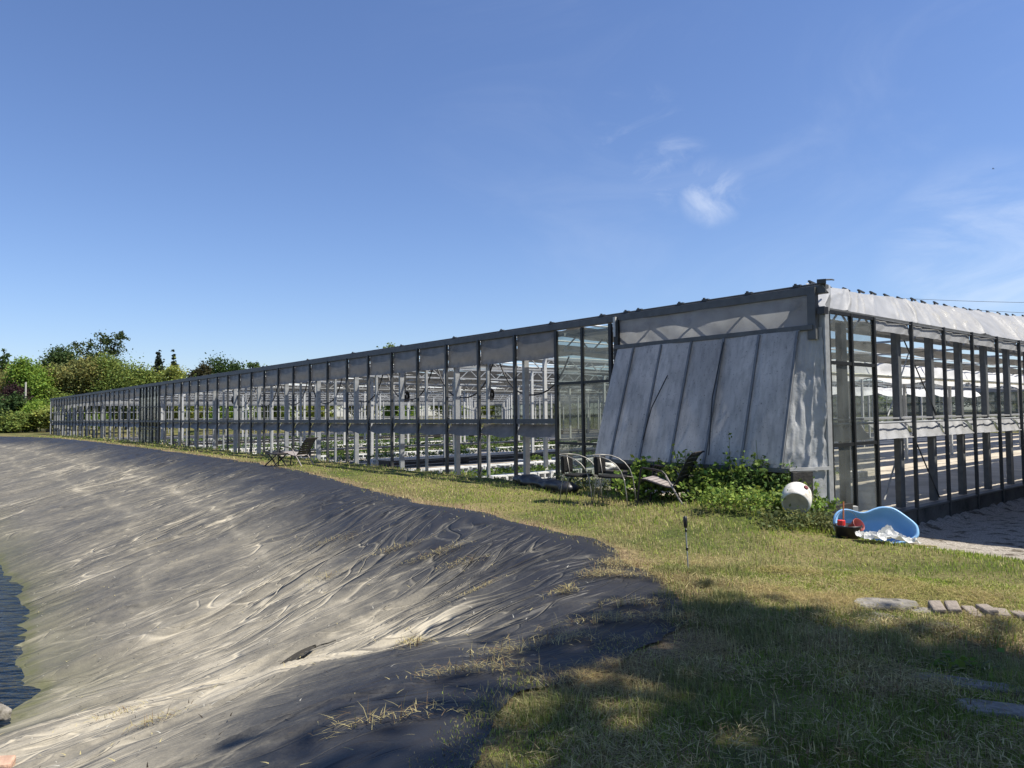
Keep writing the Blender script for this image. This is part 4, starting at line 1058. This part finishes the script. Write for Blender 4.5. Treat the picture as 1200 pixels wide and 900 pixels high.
GREEN = np.array([.19, .29, .045]); LIME = np.array([.41, .465, .09]); STRAW = np.array([.58, .50, .245]); BROWN = np.array([.24, .165, .09])
def grass():
    n = 430000
    th = RNG.uniform(R_(-46), R_(50), n); r = np.exp(RNG.uniform(math.log(2.1), math.log(66), n))
    # extra blades near the camera
    n2 = 190000
    th = np.concatenate([th, RNG.uniform(R_(-12), R_(48), n2)]); r = np.concatenate([r, np.sqrt(RNG.uniform(2.3 ** 2, 7.5 ** 2, n2))])
    X = r * np.sin(th); Y = r * np.cos(th)
    D = rimdist(X, Y); A_, B_ = ab(X, Y)
    nz = .35 * vnoise(X * 1.3, Y * 1.3, 50) + .15 * vnoise(X * 4, Y * 4, 51)
    grav = (B_ + nz > .42) & (A_ < .35)
    inside = (A_ > -.05) & (B_ > -.05)
    bare = np.exp(-(((X - 3.5) / .85) ** 2 + ((Y - 4.62) / .5) ** 2))
    p1 = fbm(X * .55, Y * .55, 160, 3); p2 = vnoise(X * 2.1, Y * 2.1, 161); p3 = vnoise(X * 6, Y * 6, 162)
    rimb = ss(-.75, -.02, D + .25 * p2)
    u = RNG.uniform(0, 1, len(X))
    dens = 1 - .45 * rimb - 1.05 * bare + .3 * p2 - .35 * ss(.1, .6, vnoise(X * 3.1, Y * 3.1, 163)) * ss(8, 5, r)
    dens = np.where(D > -.03, .34 * ss(.18, -.05, D + .14 * p3 + .10 * p2), dens)
    keep = ~grav & ~inside & (u < dens) & (Y < 66)
    X, Y, D, A_, B_, r, p1, p2, p3, rimb = [q[keep] for q in (X, Y, D, A_, B_, r, p1, p2, p3, rimb)]
    m = len(X); Z = np.where(D > -.1, liner_z(X, Y, D)[0], zg(X, Y) + .01)
    near = ss(7.5, 4.5, np.hypot(X - 1.5, Y - 1.8))
    dry = np.clip(.22 - .16 * ss(2.0, 4.5, X) * ss(5.2, 6.2, Y) + .5 * p1 + .32 * p2 + .15 * p3 + .55 * rimb + .26 * near + .15 * ss(9, 18, Y), 0, 1)
    isd = RNG.uniform(0, 1, m) < dry * .9
    br = RNG.uniform(0, 1, m) < .25 * rimb + .08
    lime = RNG.uniform(0, 1, (m, 1))
    col = GREEN * (1 - lime) + LIME * lime
    col = np.where(isd[:, None], STRAW * RNG.uniform(.55, 1.1, (m, 1)), col)
    col = np.where(br[:, None], BROWN * RNG.uniform(.6, 1.3, (m, 1)), col)
    col *= RNG.uniform(.75, 1.2, (m, 1))
    H = RNG.uniform(.018, .050, m) * (1 + .55 * p2 + .35 * p1 + .25 * p3)
    bank = np.exp(-(((X - 3.5) / 1.3) ** 2 + ((Y - 9.7) / .75) ** 2)) + .8 * np.exp(-(((A_ - 2.6) / 2.2) ** 2 + ((B_ + 1.0) / .55) ** 2)) + 1.0 * (A_ > 4) * ss(-.5, -.1, B_) * .5
    bank *= 1 - .9 * ss(1.5, .8, np.hypot(X - 1.5, (Y - 11.5) * 1.2))
    H *= 1 + 1.9 * bank * RNG.uniform(.3, 1.2, m)
    pq = fbm(X * 1.9, Y * 1.9, 171, 3)
    tuft = near * ss(.08, .4, pq); flat = near * ss(-.05, -.35, pq)
    H *= 1 + .45 * tuft
    col = col * (1 - flat[:, None] * .55) + np.where(RNG.uniform(0, 1, (m, 1)) < .6, np.array([.56, .43, .20]), BROWN) * flat[:, None] * .55
    col = col * (1 - tuft[:, None] * .5) + np.array([.10, .16, .035]) * tuft[:, None] * .5
    H *= 1 + .5 * ss(14, 40, Y)
    lie = ((RNG.uniform(0, 1, m) < .12 + .25 * near) & isd) | (RNG.uniform(0, 1, m) < flat * .75)
    H = np.where(lie, H * RNG.uniform(1.2, 3.0, m), H)
    Wd = np.maximum(.0042, r * .00085) * RNG.uniform(.7, 1.3, m); Wd = np.where(lie, Wd * .7, Wd)
    V, Q, T, C = blades(X, Y, Z, H, Wd, col, .8, lie)
    tag(npmesh('grass', V, quads=Q, tris=T, mat=M['grass'], col=C), 'short lawn grass with dry straw patches along the pond edge', 'grass', kind='stuff')
grass()
def clippings():
    """dry cut grass lying in mats on the liner and the lawn"""
    spots = [(.98, 7.25, .20, .28, 500), (.80, 6.85, .22, .12, 300), (1.02, 6.70, .30, .07, 260), (.42, 6.30, .13, .10, 200), (-.35, 7.4, .22, .07, 160), (-.95, 9.0, .5, .10, 320), (-1.5, 9.6, .45, .10, 260), (-2.6, 10.6, .5, .12, 200), (-.6, 8.4, .3, .08, 160), (-.75, 5.35, .14, .16, 160), (-2.3, 9.2, .3, .1, 120),
             (.70, 5.35, .42, .12, 420), (.95, 5.75, .3, .08, 300), (.35, 4.95, .40, .14, 420), (-.25, 4.35, .4, .10, 320), (1.2, 5.3, .28, .2, 500), (-.6, 3.75, .4, .08, 160), (-.1, 4.75, .2, .1, 160), (-2.4, 5.0, .25, .1, 100), (-3.1, 5.8, .2, .15, 100),
             (2.05, 3.9, .35, .2, 700), (2.75, 5.05, .5, .2, 800), (1.5, 5.1, .3, .12, 350), (1.05, 4.2, .3, .15, 450), (1.9, 2.9, .4, .2, 600), (2.9, 4.95, .45, .22, 450), (2.2, 4.7, .6, .3, 900), (1.2, 3.3, .9, .4, 1100), (1.7, 4.1, .8, .4, 1000), (2.3, 3.2, .7, .4, 800), (.5, 3.1, .5, .3, 600), (2.0, 5.2, .5, .2, 500), (3.2, 4.75, .6, .2, 180)]
    Xs, Ys = [], []
    for x, y, sx, sy, n in spots:
        Xs.append(x + RNG.normal(size=n) * sx * .5); Ys.append(y + RNG.normal(size=n) * sy * .5)
    X = np.concatenate(Xs); Y = np.concatenate(Ys); D = rimdist(X, Y)
    Z = np.where(D > -.08, liner_z(X, Y, D)[0], zg(X, Y) + .02) + RNG.uniform(0, .025, len(X))
    n = len(X)
    H = RNG.uniform(.02, .11, n); col = STRAW * RNG.uniform(.5, 1.15, (n, 1)); k = RNG.uniform(0, 1, n) < .35; col = np.where(k[:, None], BROWN * RNG.uniform(.5, 1.4, (n, 1)), col)
    V, Q, T, C = blades(X, Y, Z, H, RNG.uniform(.003, .006, n), col, .9, RNG.uniform(0, 1, n) < .85)
    tag(npmesh('grass_clippings', V, quads=Q, tris=T, mat=M['grass'], col=C), 'dry cut grass lying in loose mats on the liner and lawn', 'grass clippings', kind='stuff')
clippings()
# small debris on the liner
def debris():
    n = 1500
    X = RNG.uniform(-7, 1.2, n); Y = RNG.uniform(3.0, 14, n); D = rimdist(X, Y); k = (D > .25) & (D < 5.2); X, Y, D = X[k], Y[k], D[k]
    Z = liner_z(X, Y, D)[0] + .004
    n = len(X); H = RNG.uniform(.01, .07, n)
    w = RNG.uniform(0, 1, (n, 1)); col = np.where(w < .35, np.array([.62, .60, .52]), np.where(w < .65, STRAW, np.array([.05, .04, .03])))
    V, Q, T, C = blades(X, Y, Z, H, RNG.uniform(.004, .010, n), col, .9, np.ones(n, bool))
    tag(npmesh('liner_debris', V, quads=Q, tris=T, mat=M['grass'], col=C), 'scattered twigs and leaf scraps lying on the pond liner', 'debris', kind='stuff')
debris()

# ------------------------------------------------------------------ weeds by the cover
def weed(name, label, x, y, rx, ry, h, n, size, col, seed, spikes=0, group=None, cat='weeds'):
    z0 = gz(x, y)
    t = thing(name, label, cat, (x, y, z0), 0, group)
    nst = 26 + spikes; st = MB(); P = []
    for k in range(nst):
        a = random.uniform(0, 2 * math.pi); rr = math.sqrt(random.random())
        bx_, by_ = rx * rr * math.cos(a), ry * rr * math.sin(a)
        hh = h * (1.05 - .55 * rr * rr) * random.uniform(.65, 1.1)
        if k >= nst - spikes: hh *= 1.35
        lx, ly = random.uniform(-.16, .16) + bx_ * .25, random.uniform(-.16, .16) + by_ * .25
        pts = [(bx_, by_, -.03), (bx_ + lx * .3, by_ + ly * .3, hh * .5), (bx_ + lx, by_ + ly, hh)]
        st.tube(pts, [.006, .005, .003], 5)
        m = int(n / nst * (.35 if k >= nst - spikes else 1.0))
        for j in range(m):
            u = random.uniform(.12, 1) ** .8; i = 0 if u < .5 else 1; w = (u - .5 * i) * 2
            p = Vector(pts[i]).lerp(Vector(pts[i + 1]), w); sp = (.10 * (1.25 - u)) * (1 if k < nst - spikes else .6) + .02
            P.append((p.x + random.gauss(0, sp), p.y + random.gauss(0, sp), max(.01, p.z + random.gauss(0, .03))))
    st.build('stem', M['stem'], t)
    P = np.array(P); c = jit(col, len(P), .4, .2)
    v, q, c = leaf_mesh(P, size, c, .62, .25)
    npmesh('foliage', v, quads=q, mat=M['weed'], parent=t, col=c)
G1 = (.17, .25, .05); G2 = (.22, .30, .065); G3 = (.11, .175, .045)
weed('nettle_clump', 'leafy green weeds at the left foot of the leaning cover, behind the lounge chair', 2.10, 11.9, .38, .25, .74, 1000, .085, G1, 1)
weed('nettle_clump', 'tall dense green weeds right behind the lounge chair backrest', 2.92, 11.45, .45, .32, .90, 1700, .075, G2, 2, 4)
weed('bramble_clump', 'broad green weed thicket in the middle of the leaning cover', 3.22, 10.85, .50, .36, .70, 1700, .075, G1, 3, 6)
weed('bramble_clump', 'dark green weeds with tall sprigs near the right end of the cover', 3.62, 10.42, .42, .30, .66, 1500, .065, G3, 4, 10)
weed('bramble_clump', 'low green weeds close behind the white drum', 3.95, 10.15, .30, .25, .50, 800, .065, G1, 5)
weed('low_weeds', 'low bushy green weeds on the bank left of the white drum', 3.05, 9.95, .55, .32, .36, 1500, .055, G2, 6)
weed('low_weeds', 'low grey green weeds in front of the white drum', 3.48, 9.22, .45, .25, .24, 900, .05, (.14, .16, .06), 7)
weed('low_weeds', 'small weeds between the drum and the black pot', 4.12, 9.45, .35, .25, .26, 700, .05, (.16, .17, .07), 8)
weed('low_weeds', 'sparse pale weeds between the black tarp and the dark glazed bay', 1.25, 13.6, .5, .3, .36, 600, .06, (.2, .23, .09), 10)
weed('dandelion', 'bright green broad leaved weed beside the long dark flagstone', 2.60, 4.36, .12, .07, .07, 70, .06, (.15, .22, .04), 13, cat='weed')

# ------------------------------------------------------------------ trees
def tree(name, label, x, y, blobs, col, n, ls, trunk_r=.16, z0=None, limbs=7, cat='tree', group=None, amp=.35, shell=.55, open_=0, parts=True):
    """blobs: (dx, dy, z, rx, ry, rz)"""
    z0 = gz(x, y) - .1 if z0 is None else z0
    t = thing(name, label, cat, (x, y, z0), 0, group)
    vol = np.array([b[3] * b[4] * b[5] for b in blobs]); vol = vol ** .72; vol /= vol.sum()
    P = []; cen = []
    for b, w in zip(blobs, vol):
        k = max(4, int(n * w))
        # leaf clumps spread through the blob
        nc = max(5, int(k / 34))
        d = RNG.normal(size=(nc, 3)); d /= np.linalg.norm(d, axis=1, keepdims=True)
        rad = (shell + (1 - shell) * RNG.uniform(0, 1, (nc, 1))) * RNG.uniform(.68, 1.0, (nc, 1))
        cc = d * rad * np.array([[b[3], b[4], b[5]]]) + np.array([[b[0], b[1], b[2]]])
        cen.append(cc)
        cs = (b[3] * b[4] * b[5]) ** (1 / 3.) * RNG.uniform(.16, .36, (nc, 1)) * (1 - .3 * open_)
        idx = RNG.integers(0, nc, k)
        P.append(cc[idx] + RNG.normal(size=(k, 3)) * cs[idx] * np.array([[1, 1, .7]]))
    P = np.concatenate(P); cen = np.concatenate(cen)
    c = jit(col, len(P), amp, .18)
    v, q, c = leaf_mesh(P, ls, c, .7)
    npmesh('crown', v, quads=q, mat=M['leaf'], parent=t, col=c)
    top = max(b[2] for b in blobs); tr_ = MB()
    bz = min(b[2] - b[5] * .3 for b in blobs)
    tr_.tube([(0, 0, -.1), (.05, 0, bz * .5), (-.05, .05, bz), (0, 0, top)], [trunk_r * 1.25, trunk_r, trunk_r * .8, trunk_r * .2], 8)
    for k in range(limbs):
        b = blobs[k % len(blobs)]; e = cen[RNG.integers(0, len(cen))]
        s = bz * random.uniform(.7, 1.0) + (top - bz) * random.uniform(0, .4)
        tr_.tube([(0, 0, s), (e[0] * .5, e[1] * .5, s + (e[2] - s) * .6), (e[0], e[1], e[2])], [trunk_r * .5, trunk_r * .3, trunk_r * .1], 6)
    tr_.build('trunk', M['bark'], t)
def px(p, Y): return (p - 600) / 859. * Y
def bl(w, h, zc, n=5, seed=0, low=None):
    """lumpy crown of several lobes, w x h about height zc"""
    r = random.Random(seed); o = [(0, 0, zc, w * .36, w * .36, h * .40)]
    for k in range(n):
        a = 2 * math.pi * k / n + r.uniform(-.4, .4); q = r.uniform(.22, .38) * w
        o.append((q * math.cos(a), q * math.sin(a), zc + r.uniform(-.32, .30) * h, w * r.uniform(.17, .27), w * r.uniform(.17, .27), h * r.uniform(.17, .26)))
    return o
def conifer(h, w, n=16):
    o = []
    for k in range(n):
        s = (k + .5) / n; o.append((random.uniform(-.15, .15), random.uniform(-.15, .15), h * (.18 + .8 * s), w * .5 * (1.05 - s) + .12, w * .5 * (1.05 - s) + .12, h / n * 1.5))
    return o
OL = (.225, .225, .075); MG = (.175, .225, .055); BG = (.18, .27, .045); DG = (.07, .11, .036); YG = (.25, .285, .07)
def far_tree(lab, p, Y, ztop, w, col, n, seed, hfrac=.8, kind='round', name='broadleaf_tree', ls=None, open_=0, shell=.55):
    x = px(p, Y); h = ztop - .7
    if kind == 'con': bls = conifer(h, w)
    else: bls = bl(w, h * hfrac, h * (1 - hfrac / 2) + .02 * h, 6 if not open_ else 9, seed)
    tree(name, lab, x, Y, bls, col, int(n * 4.2), (ls or max(.26, Y * .0034)) * .86, .16, None, 8, open_=open_, shell=shell)
far_tree('dark tree at the left edge of the photo with a ragged spiky top', 4, 88, 10.4, 5.0, DG, 3600, 1, kind='con', name='conifer_tree')
far_tree('dull olive tree at the left edge behind the purple shrub', 14, 82, 8.4, 6.0, OL, 4200, 2, .9)
far_tree('bright green pointed tree left of the big dark rounded crown', 38, 80, 9.4, 4.8, BG, 4600, 3, .95)
far_tree('broad dark green rounded crown rising behind the olive trees', 72, 98, 11.8, 7.6, DG, 6000, 4, .8)
far_tree('tall airy tree with open branches, highest above the others', 117, 102, 14.6, 6.4, (.06, .085, .03), 800, 5, .5, open_=1, shell=.7)
far_tree('wide olive green tree before the tall airy tree', 96, 84, 8.8, 8.6, OL, 7000, 6, .9)
far_tree('yellowish green tree right of the tall airy tree', 148, 84, 9.4, 8.0, MG, 6600, 7, .9)
far_tree('light green low tree above the greenhouse roof line, left of the gap', 200, 86, 8.6, 6.4, YG, 3800, 8, .95)
far_tree('dark conifer left of the taller narrow pine', 185, 108, 12.2, 3.2, (.03, .042, .025), 2200, 9, kind='con', name='conifer_tree')
far_tree('narrow dark pine with tiered branches behind the light green tree', 203, 112, 12.2, 2.6, (.03, .05, .025), 1500, 10, kind='con', name='conifer_tree')
far_tree('reddish dark tree top just above the greenhouse roof', 230, 112, 11.0, 4.6, (.06, .055, .025), 2200, 11, .9)
far_tree('rounded dark green crown standing alone above the greenhouse roof', 257, 115, 12.6, 7.6, (.05, .085, .025), 4200, 12, .9)
far_tree('small green tree top peeking over the roof beside the lone rounded crown', 312, 118, 11.0, 4.2, MG, 1500, 13, .9)
far_tree('tree top barely showing over the middle of the greenhouse roof', 455, 130, 15.2, 6.0, MG, 1800, 14, .9)
far_tree('small tree top over the roof near the left chair loop', 298, 126, 12.4, 2.6, DG, 700, 15, .9)
far_tree('dark purple leaved shrub among the green bushes at the left', 18, 75, 6.2, 3.4, (.05, .028, .03), 2600, 16, .95, name='purple_shrub')
far_tree('dark green bush at the left edge below the olive tree', 4, 73, 4.6, 3.6, DG, 2600, 17, .97, name='bush')
far_tree('light green bush in front of the bright pointed tree', 42, 74, 4.4, 4.2, BG, 3600, 18, .97, name='bush')
far_tree('low bright bush next to the far end of the greenhouse', 56, 72, 3.4, 2.6, YG, 2200, 19, .97, name='bush')
far_tree('low mid green bush under the purple shrub', 20, 71, 2.9, 3.4, MG, 2400, 20, .97, name='bush')
far_tree('green bush between the olive tree and the greenhouse end', 66, 80, 5.6, 3.8, MG, 2600, 21, .97, name='bush')
pos_words = ['first', 'second', 'third', 'fourth', 'fifth', 'sixth', 'seventh', 'eighth', 'ninth', 'tenth', 'eleventh']
for k, p in enumerate((95, 135, 180, 225, 270, 320, 370, 420, 470, 525, 580)):
    far_tree(f'sunlit green tree seen through the far end wall, {pos_words[k]} from the left', p, 92 + (k * 7) % 13 + k * 1.2, 5.4 + (k * 5 % 4) * .5, 6.5, (BG, MG, YG, OL)[k % 4], 1900, 40 + k, .97, ls=.34)
for k, p in enumerate((650, 735, 820, 910, 1000, 1090, 1180, 1270)):
    far_tree(f'dull green tree seen through the far side wall, {pos_words[k]} from the left', p, 104 - k * 4.6, 5.0 + (k * 3 % 4) * .5, 7.5, (OL, MG, DG)[k % 3], 1500, 60 + k, .97, ls=.38)
# shade trees to the right of the camera
bls = [(0, 0, 11.3, 2.6, 2.6, 2.2), (-.1, 3.0, 11.3, 1.15, 1.0, 1.0), (.7, 2.2, 11.4, 1.4, 1.2, 1.2), (1.5, 1.6, 11.2, 1.5, 1.4, 1.3), (-2.3, .5, 11.2, 1.1, 1.0, 1.0), (-1.5, -1.2, 11.0, 1.5, 1.5, 1.3), (1.8, -1.3, 11.3, 1.6, 1.6, 1.4)]
tree('shade_tree', 'tall leafy tree whose shadow falls across the near lawn', 8.0, .1, bls, MG, 11500, .24, .24, .3, 9)
for k, (x, y) in ((1, (9.8, -4.6)),):  # out-of-view tree, added to cut skylight on the near lawn
    bls = [(0, 0, 6.5, 2.8, 2.8, 3.0), (1.8, .4, 6.0, 1.8, 1.8, 1.8), (-1.7, -.6, 6.2, 1.8, 1.8, 2.0), (.2, 1.4, 5.2, 1.8, 1.5, 1.8), (-.4, -1.6, 5.6, 1.8, 1.6, 1.8)]
    tree('broadleaf_tree', ('unseen leafy tree added behind the camera to block sky light', 'unseen leafy tree added behind right to block sky light', 'unseen leafy tree added behind the bank to block sky light')[k], x, y, bls, DG, 6000, .32, .22, .4, 8)
# utility pole, cables, bird
o = MB().tube([(0, 0, -.3), (0, 0, 5.2)], [.11, .08], 10).build('utility_pole', mat('pale_pole', (.42, .40, .34), .8)); o.location = (px(29.5, 74), 74, .6); tag(o, 'thin pale wooden pole before the trees at the left', 'pole')
def line(p0, p1, sag, lab):
    pts = []
    for i in range(25):
        t = i / 24; pts.append((p0[0] + (p1[0] - p0[0]) * t, p0[1] + (p1[1] - p0[1]) * t, p0[2] + (p1[2] - p0[2]) * t - sag * 4 * t * (1 - t)))
    tag(MB().tube(pts, .018, 5).build('power_line', M['beam']), lab, 'cable')
o = MB().tube([(0, 0, -.3), (0, 0, 13.0)], [.13, .08], 10).bar((-.7, 0, 12.9), (.7, 0, 12.9), .09, .09).build('utility_pole', M['bark']); o.location = (px(972, 70), 70, .4); tag(o, 'tall power line pole standing behind the greenhouse corner', 'pole')
line((px(972, 70) - .5, 70, 13.30), (47.5, 58, 10.3), .25, 'upper of two thin power lines in the sky at right')
line((px(972, 70) + .5, 70, 13.28), (47.5, 59, 9.5), .45, 'lower of two thin power lines in the sky at right')
bt = MB(); 
for s in (1, -1): bt.add([(0, .12, 0), (s * .30, .02, .10), (s * .55, -.16, .06), (s * .22, -.10, .04), (0, -.10, 0)], [(0, 1, 3, 4), (1, 2, 3)])
bt.tube([(0, .26, 0), (0, .16, 0), (0, 0, -.01), (0, -.2, 0), (0, -.32, .01)], [.015, .04, .06, .04, .02], 8)
o = bt.build('bird', M['black_plastic']); o.location = (px(1161, 90) * 1.0, 88, 2 + (479 - 206) / 859 * 90 * 1.02); o.rotation_euler = (0, .2, .8); o.scale = (.5, .5, .5); tag(o, 'tiny dark bird flying in the blue sky at right', 'bird')
# barn out of view: added and sized to shade the gravel and plinth
bn = thing('barn', 'unseen flat roofed barn added to shade the gravel yard', 'barn', W(4.2, -2.2, 0), AZ)
MB().box((5, -5, 2.7), (9.9, 9.9, 5.4)).build('wall', M['wall_barn'], bn)
MB().box((5, -5, 5.5), (10, 10, .2)).build('roof', M['roof_barn'], bn)
MB().box((.02, -5, 1.75), (.06, 2.4, 3.3)).build('door', M['wood_dark'], bn)

# ------------------------------------------------------------------ light, sky, camera
EL = R_(58); SAZ = R_(-15)
sv = Vector((math.cos(SAZ) * math.cos(EL), math.sin(SAZ) * math.cos(EL), math.sin(EL)))
sd = bpy.data.lights.new('sun', 'SUN'); sd.energy = 5.0; sd.angle = R_(.53); sd.color = (1, .945, .85)
so = bpy.data.objects.new('sun', sd); COL.objects.link(so); so.rotation_euler = sv.to_track_quat('Z', 'Y').to_euler(); so.location = (20, 12, 30)
w = bpy.data.worlds.new('World'); SC.world = w; w.use_nodes = True
N = w.node_tree.nodes; L = w.node_tree.links; bg = N['Background']
sk = N.new('ShaderNodeTexSky'); sk.sky_type = 'NISHITA'; sk.sun_disc = False; sk.sun_elevation = EL; sk.sun_rotation = math.pi / 2 - SAZ
sk.air_density = 1.1; sk.dust_density = .3; sk.ozone_density = 4.0; sk.altitude = 50
bg.inputs['Strength'].default_value = .084
tc = N.new('ShaderNodeTexCoord')
def nd(t, **k):
    n = N.new(t)
    for a, b in k.items(): setattr(n, a, b)
    return n
def cloud(direction, inner, outer, stretch, scale, lo, hi, amt, seed):
    d = Vector(direction).normalized()
    nv = nd('ShaderNodeVectorMath', operation='NORMALIZE'); L.new(tc.outputs['Generated'], nv.inputs[0])
    dt = nd('ShaderNodeVectorMath', operation='DOT_PRODUCT'); L.new(nv.outputs[0], dt.inputs[0]); dt.inputs[1].default_value = d
    mr = nd('ShaderNodeMapRange', interpolation_type='SMOOTHSTEP'); mr.inputs['From Min'].default_value = math.cos(R_(outer)); mr.inputs['From Max'].default_value = math.cos(R_(inner)); L.new(dt.outputs['Value'], mr.inputs['Value'])
    mp = nd('ShaderNodeMapping'); mp.inputs['Scale'].default_value = stretch; mp.inputs['Location'].default_value = (seed, seed * .7, 0); mp.inputs['Rotation'].default_value = (0, R_(28), 0); L.new(nv.outputs[0], mp.inputs['Vector'])
    n = nd('ShaderNodeTexNoise'); n.inputs['Scale'].default_value = scale; n.inputs['Detail'].default_value = 9; n.inputs['Roughness'].default_value = .62; n.inputs['Distortion'].default_value = .9; L.new(mp.outputs[0], n.inputs['Vector'])
    m2 = nd('ShaderNodeMapRange', interpolation_type='SMOOTHSTEP'); m2.inputs['From Min'].default_value = lo; m2.inputs['From Max'].default_value = hi; L.new(n.outputs['Fac'], m2.inputs['Value'])
    mu_ = nd('ShaderNodeMath', operation='MULTIPLY'); L.new(mr.outputs[0], mu_.inputs[0]); L.new(m2.outputs[0], mu_.inputs[1])
    m3 = nd('ShaderNodeMath', operation='MULTIPLY'); L.new(mu_.outputs[0], m3.inputs[0]); m3.inputs[1].default_value = amt
    return m3.outputs[0]
def pdir(x, y):
    return (Matrix.Rotation(R_(2.37), 3, 'X') @ Vector(((x - 600) / 859, 1, (450 - y) / 859)))
cl = [cloud(pdir(840, 228), .3, 3.0, (1.2, 1, 1.6), 9, .34, .80, .48, 1.3),
      cloud(pdir(790, 205), .3, 3.6, (1, 1, 2.2), 9, .42, .8, .24, 2.1),
      cloud(pdir(750, 160), .6, 4.2, (1, 1, 2.2), 7, .45, .8, .22, 4.6),
      cloud(pdir(1150, 308), .8, 7.5, (1, 1, 3.0), 5, .30, .80, .30, 3.4),
      cloud(pdir(900, 60), 5, 30, (1, 1, 2.4), 2.6, .45, .95, .14, 5.2)]
s = cl[0]
for c in cl[1:]:
    mx = nd('ShaderNodeMath', operation='MAXIMUM'); L.new(s, mx.inputs[0]); L.new(c, mx.inputs[1]); s = mx.outputs[0]
mix = nd('ShaderNodeMix', data_type='RGBA'); L.new(s, mix.inputs['Factor']); hs = nd('ShaderNodeMix', data_type='RGBA', blend_type='MULTIPLY'); hs.inputs['Factor'].default_value = 1; hs.inputs['B'].default_value = (.92, .96, 1.16, 1); L.new(sk.outputs[0], hs.inputs['A']); L.new(hs.outputs['Result'], mix.inputs['A']); mix.inputs['B'].default_value = (8.2, 8.6, 9.2, 1)
L.new(mix.outputs['Result'], bg.inputs['Color'])

cd = bpy.data.cameras.new('camera'); cam = bpy.data.objects.new('camera', cd); COL.objects.link(cam)
cd.sensor_width = 36; cd.lens = 859 / 1200 * 36; cd.clip_start = .05; cd.clip_end = 6000
cam.matrix_world = Matrix.Translation((0, 0, 2.0)) @ Matrix.Rotation(R_(90 + 2.37), 4, 'X') @ Matrix.Rotation(R_(-.64), 4, 'Z')
SC.camera = cam
SC.view_settings.view_transform = 'Standard'; SC.view_settings.look = 'None'; SC.view_settings.exposure = .62; SC.view_settings.gamma = 1
SC.cycles.max_bounces = 8; SC.cycles.transparent_max_bounces = 16; SC.cycles.use_denoising = True
